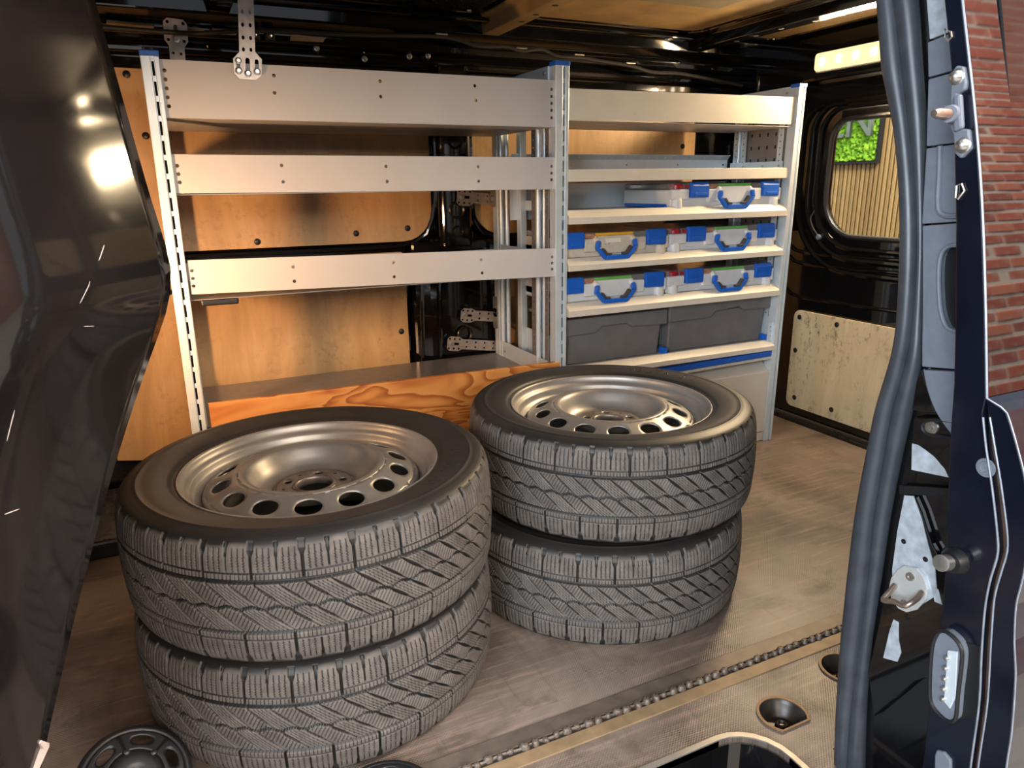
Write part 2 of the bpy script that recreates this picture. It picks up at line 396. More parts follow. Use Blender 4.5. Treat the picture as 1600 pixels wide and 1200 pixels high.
# recessed cups
for (cx, cy), L in zip(cupC, cup_loops):
    m = MB(); n = len(L); vs = []; rings = ((1.13, .002), (1.13, .004), (1.0, .004), (1.0, .002))
    for s_, z in rings: vs += [(cx+(x-cx)*s_, cy+(y-cy)*s_, z) for x, y in L]
    fs = [(k*n+i, k*n+(i+1) % n, ((k+1) % 4)*n+(i+1) % n, ((k+1) % 4)*n+i) for k in range(4) for i in range(n)]
    rim = m.add(vs, fs).build('tie_down_rim', 'cup_rim', floor, smooth=True)
    m = MB(); vs = []; rr = ((1.0, .002), (.93, -.006), (.80, -.010), (.74, -.020), (.60, -.026), (.30, -.027), (.26, -.019), (.16, -.017), (.08, -.021), (.01, -.021))
    for s_, z in rr: vs += [(cx+(x-cx)*s_, cy+(y-cy)*s_, z) for x, y in L]
    m.add(vs, [(k*n+i, k*n+(i+1) % n, (k+1)*n+(i+1) % n, (k+1)*n+i) for k in range(len(rr)-1) for i in range(n)])
    m.build('tie_down_cup', 'steel_dark', rim, smooth=True)
# joint strips with the row of teeth between the two floor boards
m = MB(); m.box(-.34, 1.30, .950, .986, -.002, .0035); ts = struct(m.build('trim_1', 'strip_dull', None, bevel=.001), 'dull aluminium joint strip across the floor')
m = MB(); m.box(-.34, 1.30, .906, .934, -.002, .0025); m.build('lower_strip', 'strip_tan', ts, bevel=.001)
m = MB(); m.box(-.34, 1.30, .934, .950, -.002, .001); m.build('joint_gap', 'dark_gap', ts)
m = MB(); m.tube([(x, .943+.0016*math.sin(x*95), .003) for x in np.arange(-.33, 1.30, .008)], .0030, 6); m.build('joint_cord', 'tooth', ts, smooth=True)
tooth = None
for i in range(72):
    x = -.30+i*.0222
    if tooth is None:
        m = MB(); m.lathe([(.001, .0095), (.0055, .0085), (.0085, .0045), (.009, 0), (.001, 0)], 9)
        tooth = m.build('joint_tooth', 'tooth', ts, smooth=True); o = tooth
    else:
        o = tooth.copy(); COL.objects.link(o)
    o.location = (x+random.uniform(-.003, .003), .943+random.uniform(-.0025, .0025), .001)
    s_ = random.uniform(.75, 1.15); o.scale = (s_*1.05, s_*.85, s_); o.rotation_euler = (0, 0, random.uniform(0, 6))
# sill ledge along the far wall at the left and bulkhead
m = MB(); m.box(-.352, .02, 2.06, 2.455, -.001, .052); struct(m.build('trim_2', 'black_dusty', bevel=.008), 'black sill ledge on the floor at the far wall')
m = MB(); m.box(-.40, -.352, .86, 2.50, -.30, 1.52); struct(m.build('wall_left', 'black_dusty', bevel=.004), 'black bulkhead behind the seats')
m = MB(); m.box(2.262, 2.33, .70, 2.47, -.06, .014); struct(m.build('trim_3', 'black_dusty', bevel=.004), 'dark rear door sill')

# ---- far wall
m = MB(); m.box(-.40/KW, 2.34/KW, 2.318, 2.34, -.02, 1.485); wall = struct(m.build('wall_far', 'black'), 'black painted inner side panel of the van')
def ply_panel(poly, y=YW, mat='ply', holes=()):
    m = MB(); m.plate(poly, [], lambda x, z: (x, y, z), (0, .009, 0)); p = m.build('plywood_panel', mat, wall, bevel=.0015)
    for (x, z) in holes:
        k = MB(); k.lathe([(.0005, -.004), (.006, -.0035), (.0098, -.001), (.0098, .004), (.0005, .004)], 14, (x, y, z), axis='Y')
        k.build('panel_plug', 'black_plain', p, smooth=True)
    return p
ply_panel(rrect(-.36, .785, .803, 1.305, .08, 6, (.03, .10, .03, .02)), holes=[(-.055, 1.275), (.23, .822), (.53, .835), (.70, .845), (.752, 1.16), (-.03, 1.12)])
pl = ply_panel([(-.232, .20)] + rrect(-.19, .685, .05, .770, .02, 4, (.03, .02, .015, .03))[6:] + [(-.215, .745), (-.232, .72)], holes=[(.655, .745), (.660, .505), (-.10, .70), (-.03, .69)])
ply_panel(rrect(.935, 1.86, .815, 1.275, .07, 6, (.10, .20, .12, .03)), holes=[(1.80, 1.11), (.965, 1.24)])
ply_panel(rrect(1.05, 1.95, .05, .770, .05, 5), holes=[(1.09, .72)])
# the pillar between the panels
pil = None
m = MB(); m.prism([(.800, 2.318, .78), (.800, 2.262, .78), (.815, 2.245, .78), (.905, 2.245, .78), (.920, 2.262, .78), (.920, 2.318, .78)], (0, 0, .56)); pil = m.build('pillar_channel', 'black', wall, bevel=.006)
m = MB(); m.prism([(.700, 2.318, -.02), (.705, 2.275, -.02), (.760, 2.255, -.02), (.980, 2.255, -.02), (1.035, 2.275, -.02), (1.040, 2.318, -.02)], (0, 0, .82)); m.build('pillar_foot', 'black', pil, bevel=.010)
for p in ([(.79, 2.29, .86), (.80, 2.275, .95), (.80, 2.27, 1.25)], [(.925, 2.275, 1.25), (.925, 2.275, .93), (.95, 2.28, .84), (1.0, 2.285, .805), (1.10, 2.29, .80)],
          [(.795, 2.28, .92), (.77, 2.285, .83), (.70, 2.29, .795), (.5, 2.292, .788), (.0, 2.292, .788), (-.2, 2.292, .79)],
          [(.735, 2.262, .70), (.728, 2.258, .55), (.722, 2.258, .30)], [(.805, 2.25, .77), (.79, 2.25, .6), (.785, 2.25, .2)], [(.96, 2.25, .77), (.99, 2.25, .6), (1.0, 2.25, .2)]):
    k = MB(); k.tube(smooth_curve(p, 22), .008, 8); k.build('pressed_rib', 'black', wall, smooth=True)
for (x, z, q) in ((.862, 1.115, .018), (.862, 1.20, .012), (.86, .90, .02), (.862, .83, .014), (.875, .48, .02), (.875, .36, .02)):
    k = MB(); k.lathe([(q, 0), (q*1.25, -.004), (q*1.45, 0)], 18, (x, 2.244, z), axis='Y'); k.build('pillar_hole_rim', 'black_dusty', pil, smooth=True)
# cant rail above the panels
prof = [(2.33, 1.285), (2.288, 1.285), (2.280, 1.300), (2.280, 1.322), (2.262, 1.330), (2.256, 1.345), (2.262, 1.362), (2.240, 1.372), (2.232, 1.392), (2.236, 1.405), (2.205, 1.425), (2.195, 1.475), (2.33, 1.475)]
m = MB(); m.prism([(-.40, y, z) for y, z in prof], (2.53, 0, 0)); rail = m.build('cant_rail', 'black', wall, bevel=.004)
for x0, x1, z0, z1 in ((-.085, .03, 1.376, 1.396), (.055, .15, 1.373, 1.393), (.165, .235, 1.378, 1.395), (.37, .47, 1.376, 1.394)):
    k = MB(); k.prism([(x0, 2.2325, z0), (x1-.008, 2.2325, z0+.002), (x1, 2.2325, z1-.004), (x0+.004, 2.2325, z1)], (0, -.002, 0)); k.build('lit_slot_patch', 'strip_tan', rail, bevel=.0006)  # tan plates put the reflection in the rail cut-outs into colour
for x0 in (.275, .315):
    k = MB(); k.box(x0-.014, x0+.014, 2.224, 2.232, 1.372, 1.398); b_ = k.build('cable_clip', 'black_plain', rail, bevel=.002)
    k = MB(); k.lathe([(.0005, -.004), (.005, -.003), (.0075, 0)], 12, (x0, 2.224, 1.385), axis='Y'); k.build('bolt_head', 'bolt', b_, smooth=True)
for px, py in ((495, 75), (669, 87), (205, 40), (352, 12), (570, 92), (800, 30), (640, 88)):
    q = atY(px, py, 2.25)
    if 1.29 < q.z < 1.46:
        k = MB(); k.lathe([(.0005, -.007), (.004, -.007), (.0045, -.003), (.0085, -.002), (.0085, .012)], 12, (q.x, 2.25, q.z), axis='Y'); k.build('bolt_head', 'bolt', rail, smooth=True)
to_far_wall(wall)
cab = [atY(x, y, 2.362) for x, y in ((160, 42), (300, 52), (400, 48), (560, 55), (690, 58), (745, 72), (790, 73), (815, 80), (845, 77), (870, 88), (905, 90), (940, 96), (985, 103), (1020, 113), (1060, 115), (1100, 122), (1160, 134))]
k = MB(); k.tube(smooth_curve(cab, 90), .0065, 8); o = k.build('wiring_harness', 'harness', None, smooth=True); o['label'] = 'dark wavy wiring harness running along the rail above the shelves'; o['category'] = 'cable'
for x in (.8, 1.15, 1.42, 1.62):
    i = min(range(len(cab)), key=lambda j: abs(cab[j].x-x)); q = cab[i]
    k = MB(); k.box(q.x-.02, q.x+.02, q.y-.004, q.y+.012, q.z+.006, q.z+.011); k.build('harness_clip', 'galv', o, bevel=.001)

# ---- ceiling
m = MB(); m.box(-.40, 2.34, .62, 2.50, 1.514, 1.54); ceil = struct(m.build('ceiling', 'black'), 'black van roof with cross members')
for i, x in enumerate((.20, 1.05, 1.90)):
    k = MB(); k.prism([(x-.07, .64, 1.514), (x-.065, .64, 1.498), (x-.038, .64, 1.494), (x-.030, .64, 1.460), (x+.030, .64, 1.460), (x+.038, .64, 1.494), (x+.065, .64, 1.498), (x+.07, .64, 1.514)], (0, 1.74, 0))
    cm = k.build('roof_cross_member', 'lining_lit_tan' if i == 1 else 'black', ceil, bevel=.003)  # middle member is black paint, its golden lamplight is put into the tan
    for y in (1.35, 1.5, 1.66, 1.80, 1.93, 2.05, 2.15):
        h = MB(); h.lathe([(.0005, -.001), (.008, -.001), (.010, 0)], 12, (x+random.uniform(-.012, .012), y, 1.460)); h.build('member_hole', 'dark_gap', cm)
for x0, x1 in ((.29, .96), (1.14, 1.81), (1.99, 2.20)):
    for y0, y1 in ((.75, 1.52), (1.60, 2.26)):
        k = MB(); k.plate(rrect(x0, x1, y0, y1, .05, 5), [], lambda x, y: (x, y, 1.504), (0, 0, .006)); rp = k.build('roof_lining_panel', 'lining_lit_tan' if x0 > 1 else 'black_dusty', ceil, bevel=.002)
        k = MB(); L = rrect(x0-.012, x1+.012, y0-.012, y1+.012, .06, 5); k.tube([(x, y, 1.507) for x, y in L], .009, 8, closed=True); k.build('panel_bead', 'black', rp, smooth=True)
k = MB(); k.plate(rect(1.33, 1.62, 1.66, 1.92), [], lambda x, y: (x, y, 1.494), (0, 0, .010)); k.build('sound_pad', 'pad', ceil, bevel=.001)
for y in (2.32, 1.55):
    k = MB(); k.box(-.38, 2.3, y-.022, y+.022, 1.484, 1.514); k.build('roof_bow', 'black', ceil, bevel=.006)

# ---- rear doors
def rear_door(name, y0, y1, win, sgn, label):
    rs = (.15, .06, .06, .075) if sgn > 0 else (.06, .15, .075, .06)
    W = rrect(win[0], win[1], win[2], win[3], .08, 8, (.06, .15, .075, .06) if sgn > 0 else (.15, .06, .06, .075))
    m = MB(); m.plate(rrect(y0, y1, .02, 1.345, .03, 4), [W], lambda y, z: (2.300, y, z), (.03, 0, 0)); d = struct(m.build(name, 'black', None, bevel=.005), label)
    m = MB(); m.plate(W, [], lambda y, z: (2.318, y, z), (.004, 0, 0)); m.build('window_pane', 'glass', d)
    m = MB(); m.tube([(2.300, y, z) for y, z in W], .010, 8, closed=True); m.build('window_gasket', 'black_plain', d, smooth=True)
    for q, r_, mt in ((.045, .010, 'black'), (.085, .012, 'black'), (.135, .012, 'black')):
        L = rrect(win[0]-q, win[1]+q, win[2]-q, win[3]+min(q, .06), .08, 10, (.06+q, .15+q, .10, .06) if sgn > 0 else (.15+q, .06+q, .06, .10))
        keep = [(y, z) for y, z in L if y0+.015 < y < y1-.012 and z < win[3]+.07]
        m = MB(); m.tube([(2.298, y, z) for y, z in keep], r_, 8, closed=len(keep) == len(L)); m.build('pressed_rib', mt, d, smooth=True)
    for z in (.70, .655, .52):
        m = MB(); m.tube(smooth_curve([(2.298, y0+.05, z+.01), (2.298, (y0+y1)/2, z), (2.298, y1-.22, z), (2.298, y1-.15, z+.03)], 14), .007, 8); m.build('pressed_rib', 'black', d, smooth=True)
    e1 = 2.118 if sgn > 0 else y1-.06
    P = rrect(y0+.04, e1, .060, .468, .03, 5)
    m = MB(); m.plate(P, [], lambda y, z: (2.284, y, z), (.009, 0, 0)); pp = m.build('plywood_panel', 'ply_rear', d, bevel=.0015)
    for (y, z) in ((e1-.03, .44), (e1-.215, .44), (e1-.025, .30), (e1-.045, .10), (e1-.235, .10), (y0+.1, .44), (y0+.1, .10)):
        m = MB(); m.lathe([(.0005, -.004), (.006, -.0035), (.0105, -.001), (.0105, .004), (.0005, .004)], 14, (2.284, y, z), axis='X'); m.build('panel_plug', 'black_plain', pp, smooth=True)
    return d
d1 = rear_door('door_1', 1.405, 2.345, (1.475, 2.035, .772, 1.195), 1, 'left rear door with window and dirty plywood panel')
rear_door('door_2', .62, 1.395, (.76, 1.325, .772, 1.195), -1, 'right rear door with window')
m = MB(); m.box(2.25, 2.34, .60, 2.50, 1.335, 1.53); hd = struct(m.build('wall_rear', 'black', bevel=.012), 'black rear door header')
m = MB(); m.box(2.22, 2.34, 2.36, 2.48, -.02, 1.40); m.build('corner_post', 'black', hd, bevel=.01)
m = MB(); m.box(2.27, 2.34, .60, .66, -.02, 1.40); m.build('corner_post', 'black', hd, bevel=.01)
m = MB(); q = atX(1297, 382, 2.285); m.lathe([(.0005, -.003), (.008, -.003), (.011, 0), (.011, .01)], 14, (2.288, 2.04, .765), axis='X'); m.build('door_plug', 'trim_plastic', d1, smooth=True)
m = MB(); m.tube(smooth_curve([(2.290, 2.042, .77), (2.289, 2.07, .80), (2.288, 2.085, .835), (2.290, 2.07, .865)], 14), .003, 6); m.build('plug_tether', 'gap_grey', d1, smooth=True)
# LED lamp above the window
L0 = thing('ceiling_lamp', 'lit warm white strip lamp with bright LEDs over the rear door', 'lamp', (2.24, 1.88, 1.40))
m = MB(); m.box(2.236, 2.25, 1.645, 2.085, 1.362, 1.430); m.build('housing', 'sheet', L0, bevel=.004)
m = MB(); m.plate(rrect(1.65, 2.08, 1.366, 1.426, .012, 4), [], lambda y, z: (2.236, y, z), (-.012, 0, 0)); ln = m.build('lens', 'lens', L0, bevel=.003)
for i in range(6):
    y = 2.045-i*.072; m = MB(); m.lathe([(.0005, -.004), (.010, -.003), (.014, 0)], 14, (2.2235, y, 1.396), axis='X'); m.build('led', 'led', ln, smooth=True)
# added lamp, unseen behind the left pillar, to tint the lower left orange
L1 = thing('added_fill_lamp', 'added unseen warm fill lamp on the bulkhead behind the left pillar', 'lamp', (-.35, 1.62, .80))
m = MB(); m.box(-.3525, -.332, 1.54, 1.70, .73, .87); m.build('housing', 'grip', L1, bevel=.006)
m = MB(); m.box(-.332, -.322, 1.55, 1.69, .74, .86); m.build('lens', 'lens', L1, bevel=.004)
# near side body: roof rail and quarter panel, so the shell closes behind the door opening
m = MB(); m.box(-.9, 2.34, .62, .80, 1.42, 1.54); struct(m.build('wall_right', 'black', bevel=.02), 'roof rail over the side door')
m = MB(); m.box(1.06, 2.34, .60, .70, -.30, 1.42); struct(m.build('trim_4', 'black', bevel=.01), 'near side quarter panel')

# ---- left door pillar: a glossy curved pressing
zs = np.linspace(-.55, 1.56, 90)
xk = np.array([(-.6, -.34), (-.2, -.325), (.1, -.285), (.336, -.216), (.522, -.152), (.676, -.094), (.79, -.045), (.86, -.010), (.89, .000), (.915, -.006), (.97, -.0155), (1.05, -.025), (1.155, -.038), (1.3, -.058), (1.6, -.10)])
xs = np.interp(zs, xk[:, 0], xk[:, 1]); xs = np.convolve(np.r_[xs[0]*2-xs[2:0:-1], xs, xs[-1]*2-xs[-2:-4:-1]], [.1, .2, .4, .2, .1], 'valid')
sec = np.array([(-.95, .560), (-.55, .578), (-.32, .606), (-.205, .638), (-.142, .667), (-.114, .687), (-.096, .705), (-.063, .750), (-.030, .801), (0, .850), (-.004, .858), (-.030, .864), (-.10, .868), (-.30, .87)])
sec = np.array(smooth_curve([(a, b, 0) for a, b in sec[:10]], 46) + [(a, b, 0) for a, b in sec[10:]])[:, :2]
vs = []; ns = len(sec)
for z, x0 in zip(zs, xs):
    for a, b in sec: vs.append((x0+a, b+(.10*max(0, z-.8)**1.4*(.7-b)/.25 if b < .7 else 0), z))
m = MB(); m.add(vs, [(i*ns+k, i*ns+k+1, (i+1)*ns+k+1, (i+1)*ns+k) for i in range(len(zs)-1) for k in range(ns-1)])
bp = struct(m.build('trim_5', 'pillar_paint', None, smooth=True, angle=60), 'glossy black scratched door pillar at the left')
# chips and scratches in its paint
def on_pillar(z, y):
    x0 = np.interp(z, zs, xs); k = np.argsort(sec[:46, 1]); return x0+np.interp(y, sec[:46, 1][k], sec[:46, 0][k])
for (z0, y0, z1, y1, w_) in ((1.02, .66, .99, .672, .0012), (.985, .672, .955, .68, .0010), (1.06, .70, 1.03, .705, .0010), (.86, .74, .855, .765, .0009), (.80, .70, .74, .705, .0011), (.74, .705, .70, .702, .0010),
                             (.93, .77, .90, .745, .0012), (.90, .745, .86, .72, .0010), (.70, .72, .695, .75, .0012), (.905, .62, .90, .64, .0012), (.47, .66, .455, .69, .0013), (.58, .70, .577, .71, .0014), (1.10, .64, 1.06, .65, .0008)):
    pts = []
    for t in np.linspace(0, 1, 6):
        t = t*.45; z, y = z0+(z1-z0)*t, y0+(y1-y0)*t; pts.append((on_pillar(z, y)+.0001, y-.0001, z))
    k = MB(); w_ *= .42; k.tube(pts, [w_*.3, w_, w_, w_*.8, w_, w_*.3], 5); k.build('paint_scratch', 'chip', bp)
k = MB(); pts = [(on_pillar(z, y)+.0006, y-.0006, z) for z, y in ((.372, .838), (.36, .846), (.335, .838), (.30, .836), (.26, .828), (.22, .82))]
k.tube(pts, [.002, .006, .004, .006, .006, .003], 6); k.build('paint_chip', 'chip', bp)

# ================================================================== RACKING
YR = 2.39                                        # rear of the left rack
def bar(parent, name, x0, x1, zl0, zl1, zr0, zr1, holes=(), mat='sheet', y=YF, th=.002, lip=.014):
    def f(x, v):
        t = (x-x0)/(x1-x0); a = zl0+(zr0-zl0)*t; b = zl1+(zr1-zl1)*t; return (x, y, a+(b-a)*v)
    H = []
    for x, z, r in holes:
        t = (x-x0)/(x1-x0); a = zl0+(zr0-zl0)*t; b = zl1+(zr1-zl1)*t; hh = b-a
        H.append([(x+r*math.cos(q), (z-a)/hh+r/hh*math.sin(q)) for q in np.linspace(0, 2*math.pi, 9)[:-1]])
    m = MB(); m.plate(rect(x0, x1, 0, 1), H, f, (0, th, 0))
    return m.build(name, mat, parent)
def holes_px(l, Y=YF, r=.0046): return [(atY(x, y, Y).x, atY(x, y, Y).z, r) for x, y in l]
def upright(parent, xb, xt, z0, z1, slots=True, cap=True, mirror=False):
    """front post: flat face, a strip of slots, flange"""
    a = (.0, .0215, .0295, .0405); wb, wt = (xb[1]-xb[0])/.0405, (xt[1]-xt[0])/.0405
    def X(u, z): t = (z-z0)/(z1-z0); return xb[0]+u*wb+(xt[0]+u*wt-xb[0]-u*wb)*t
    m = MB()
    for u0, u1, y0, y1 in ((a[0], a[1], YF-.010, YF+.028), (a[2], a[3], YF-.008, YF+.028)):
        m.hexa([(X(u0, z0), y0, z0), (X(u1, z0), y0, z0), (X(u1, z0), y1, z0), (X(u0, z0), y1, z0), (X(u0, z1), y0, z1), (X(u1, z1), y0, z1), (X(u1, z1), y1, z1), (X(u0, z1), y1, z1)])
    post = m.build('upright', 'alu', parent, bevel=.0015)
    if slots:
        zz = np.arange(z0+.02, z1-.035, .0432)
        H = [rect(.0228, .0284, z, z+.031) for z in zz]
        m = MB(); m.plate(rect(a[1]-.001, a[2]+.001, z0, z1), H, lambda u, z: (X(u, z), YF-.006, z), (0, .002, 0)); m.build('slotted_strip', 'alu', post)
        m = MB(); m.plate(rect(a[1]-.001, a[2]+.001, z0, z1), [], lambda u, z: (X(u, z), YF+.020, z), (0, .002, 0)); m.build('slot_backing', 'dark_gap', post)
    if cap:
        m = MB(); m.box(xt[0]-.001, xt[1]+.001, YF-.011, YF+.03, z1, z1+.012); m.build('end_cap', 'blue', post, bevel=.002)
    return post
def post(parent, name, x0, x1, y0, y1, z0, z1, mat='alu_dull', bv=.002):
    m = MB(); m.box(x0, x1, y0, y1, z0, z1); return m.build(name, mat, parent, bevel=bv)
def strip_yz(parent, name, x, y0, y1, z0, z1, mat, holes=(), th=.002):
    m = MB(); m.plate(rect(y0, y1, z0, z1), holes, lambda y, z: (x, y, z), (th, 0, 0)); return m.build(name, mat, parent)
def screw(parent, p, axis, r=.006, mat='bolt', out=-1):
    m = MB(); m.lathe([(.0004, out*.004), (r*.5, out*.004), (r*.9, out*.0025), (r, 0)], 10, p, axis=axis); return m.build('screw', mat, parent, smooth=True)

RL = thing('shelf_rack', 'open aluminium shelf rack with three perforated front rails and a pine kick board', 'rack', (.53, 2.16, 0), 'shelf racks')
upright(RL, (-.020, .0155), (-.0145, .0245), 0, 1.272)
upright(RL, (1.0635, 1.0995), (1.0575, 1.1045), 0, 1.308)
L5 = [(257, 110), (258.5, 124), (260.5, 138), (262, 152), (264, 166)]; R5 = [(862, 139.7), (862, 150.7), (862, 161.5), (862, 172.5), (862, 184)]
bar(RL, 'front_rail', .020, 1.0585, 1.140, 1.267, 1.141, 1.268, holes_px(L5+R5+[(428, 118), (429, 145), (594, 127), (595, 151), (742, 134), (743.5, 157)]))
bar(RL, 'front_rail', .0225, 1.0595, .968, 1.058, .963, 1.055, holes_px([(277, 259), (279, 272), (281, 285), (862, 260), (862, 270.5), (862, 281), (440, 258.5), (442.5, 284), (603, 260), (605, 283.5), (747, 260.5), (748, 283)]))
bar(RL, 'front_rail', .0255, 1.0605, .723, .808, .701, .788, holes_px([(300, 423), (301.5, 435), (302.5, 447), (863, 401.5), (863, 411), (863, 420.5), (458, 417), (460, 439.5), (615, 410.5), (616, 432.5), (752, 406), (753.5, 426.5)]))
for z in (1.141, .965, .708):
    m = MB(); m.box(.02, 1.056, YF+.0025, YR-.002, z-.0015, z+.0005); sh = m.build('shelf_tray', 'sheet' if z > 1 else 'alu_dull', RL)
    m = MB(); m.box(.02, 1.056, YR-.004, YR-.002, z+.0005, z+.045); m.build('rear_lip', 'sheet', sh)
m = MB(); H = []
for i in range(7):
    for k in (0, 1): H.append(circ(.16+i*.135+(.012 if k else 0), 2.06+.05*k+.08*(i % 2), .006, 8))
m.plate(rect(.02, 1.056, YF+.02, YR-.002), H, lambda x, y: (x, y, .366), (0, 0, -.002)); bt = m.build('bottom_tray', 'alu_dull', RL)
m = MB(); m.box(.02, 1.056, YF+.02, YR-.002, .352, .3635); m.build('tray_lining', 'dark_gap', bt)
m = MB(); m.hexa([(.029, YF-.014, .0), (1.074, YF-.014, .0), (1.074, YF+.002, .0), (.029, YF+.002, .0), (.030, YF-.014, .437), (1.0765, YF-.014, .428), (1.0765, YF+.002, .428), (.030, YF+.002, .437)])
kb = m.build('kick_board', 'pine', RL, bevel=.0015); kb['label'] = 'orange grained pine plywood kick board'
# frames at the two ends (rear posts, round front posts, side plates)
for x, sd in ((.0, 1), (1.056, -1)):
    post(RL, 'rear_post', x-.006, x+.026, YR-.046, YR-.006, 0, 1.265 if sd > 0 else 1.305, 'alu')
    post(RL, 'top_beam', x-.004, x+.012, YF+.028, YR-.006, 1.232 if sd > 0 else 1.272, 1.268 if sd > 0 else 1.310, 'alu')
    for z in (1.141, .965, .708, .366): strip_yz(RL, 'side_plate', x+(.02 if sd > 0 else -.004), YF+.03, YR-.048, z, z+(.066 if z > .5 else .058), 'alu')
screw(RL, (1.0525, YF+.05, 1.292), 'X', .007)
for z in (.735, .39):
    for y in (2.02, 2.30): screw(RL, (1.050, y, z), 'X', .005)
for x in (1.058, 1.080):
    m = MB(); m.cyl((x, 2.045, 0), (x, 2.045, 1.27), .009, n=12); m.build('round_post', 'alu', RL, smooth=True)
    m = MB(); m.cyl((x, YR-.062, 0), (x, YR-.062, 1.27), .008, n=12); m.build('round_post', 'alu', RL, smooth=True)
strip_yz(RL, 'perforated_strip', 1.0555, YF+.028, YF+.052, .02, 1.27, 'alu_dull', [circ(YF+.041, z, .0038, 6) for z in np.arange(.06, 1.25, .022)])
strip_yz(RL, 'perforated_strip', 1.0545, 2.062, 2.086, .30, 1.27, 'alu_dull', [circ(2.074, z, .0038, 6) for z in np.arange(.34, 1.25, .022)])
m = MB(); m.box(.045, .135, YF+.004, YF+.05, .690, .705); m.build('drawer_stop', 'black_plain', RL, bevel=.004)
# perforated fixing straps
def strap(parent, P0, P1, wd, head, hw, y, slotted=True, mat='galv', tilt=0, bolts=1, flip=False):
    """P0 = head end, P1 = tail end in (x, z); the head is wider than the tail"""
    a = Vector(P0); b = Vector(P1); d = (b-a); Ln = d.length; d.normalize(); nrm = Vector((-d.y, d.x))
    def f(u, v): q = a+d*u+nrm*v; return (q.x, y+tilt*u, q.y)
    c = .010
    out = [(0, -hw+c), (c, -hw), (head-c*1.5, -hw), (head, -wd), (Ln, -wd), (Ln, wd), (head, wd), (head-c*1.5, hw), (c, hw), (0, hw-c)]
    H = []
    if slotted: H += [rrect(head*.22, head*.78, -hw*.16, hw*.16, hw*.15, 3)]
    for u in (.14, .46, .78):
        for s_ in (-1, 1): H.append(circ(head*u, s_*hw*.66, hw*.15, 8))
    for u in np.arange(head+wd*.9, Ln-wd*.6, wd*1.9):
        for s_ in (-1, 1): H.append(circ(u, s_*wd*.5, wd*.2, 8))
    m = MB(); m.plate(out, H, f, (0, .0025, 0)); o = m.build('fixing_strap', mat, parent)
    for i in range(bolts):
        q = f(head*(.72 if not flip else .3), 0); k = MB(); k.lathe([(.0005, -.006), (.005, -.006), (.0055, -.002), (.0095, -.0015), (.0095, .001)], 12, q, axis='Y'); k.build('strap_bolt', 'bolt', o, smooth=True)
    return o
def XZ(x, y, Y): q = atY(x, y, Y); return (q.x, q.z)
strap(RL, XZ(273, 29, 2.372), XZ(280, 125, 2.372), .020, .072, .0305, 2.372)
strap(RL, XZ(713, 307, 2.405), XZ(789, 313, 2.405), .019, .062, .030, 2.398, flip=True)
strap(RL, XZ(719, 492, 2.405), XZ(790, 495, 2.405), .019, .058, .026, 2.398, flip=True)
strap(RL, XZ(698, 536, 2.405), XZ(792, 541, 2.405), .019, .060, .027, 2.398, flip=True)
for z in (.94, .545, .50):
    m = MB(); m.plate(rrect(2.355, 2.392, z-.038, z+.038, .012, 4), [circ(2.362+.02*i, z+dz, .005, 6) for i in (0, 1) for dz in (-.022, 0, .022)], lambda y_, z_: (1.046, y_, z_), (.003, 0, 0)); m.build('strap_anchor', 'alu_dull', RL)
# strap in front of the top rail, with three slots at its foot
yB = YF-.006
a = XZ(387, 124, yB); tp = XZ(381, -60, yB)
def fB(u, v): return (a[0]+.001+(tp[0]-a[0])*(v/(tp[1]-a[1]))+u, yB-.002+.010*0, a[1]+v)
out = [(-.020, .0), (.018, -.001), (.031, .010), (.033, .046), (.018, .062), (.0175, tp[1]-a[1]), (-.0175, tp[1]-a[1]), (-.018, .060), (-.033, .044), (-.031, .012)]
H = [rrect(-.005, .005, .012, .048, .0048, 3), rrect(-.026, -.017, .014, .046, .0044, 3), rrect(.016, .025, .014, .046, .0044, 3)]
for v in (.066, .092, .120, .148, .18):
    for s_ in (-1, 1): H.append(circ(s_*.0085, v, .0036, 8, .005))
m = MB(); m.plate(out, H, fB, (0, .0025, 0)); sB = m.build('fixing_strap', 'galv', RL); sB['label'] = 'long perforated strap bolted to the top rail by three bolts'
for u, v in ((-.021, .018), (.0, .013), (.021, .018), (-.021, .040)):
    q = fB(u, v); m = MB(); m.lathe([(.0005, -.008), (.0045, -.008), (.005, -.003), (.0085, -.002), (.0085, .001)], 6 if v > .03 else 12, q, axis='Y'); m.build('strap_bolt', 'bolt', sB, smooth=True)

# ---- right rack
YR2 = 2.262
RR = thing('shelf_rack', 'aluminium shelf rack filled with white cases and grey storage boxes', 'rack', (1.56, 2.10, 0), 'shelf racks')
upright(RR, (1.989, 2.031), (2.0085, 2.043), 0, 1.288, slots=False)
post(RR, 'front_post', 1.090, 1.1035, YF+.03, YF+.052, 0, 1.30, 'alu_dull')
bar(RR, 'front_rail', 1.1045, 2.0095, 1.161, 1.248, 1.168, 1.256, (), 'sheet_warm_lit')
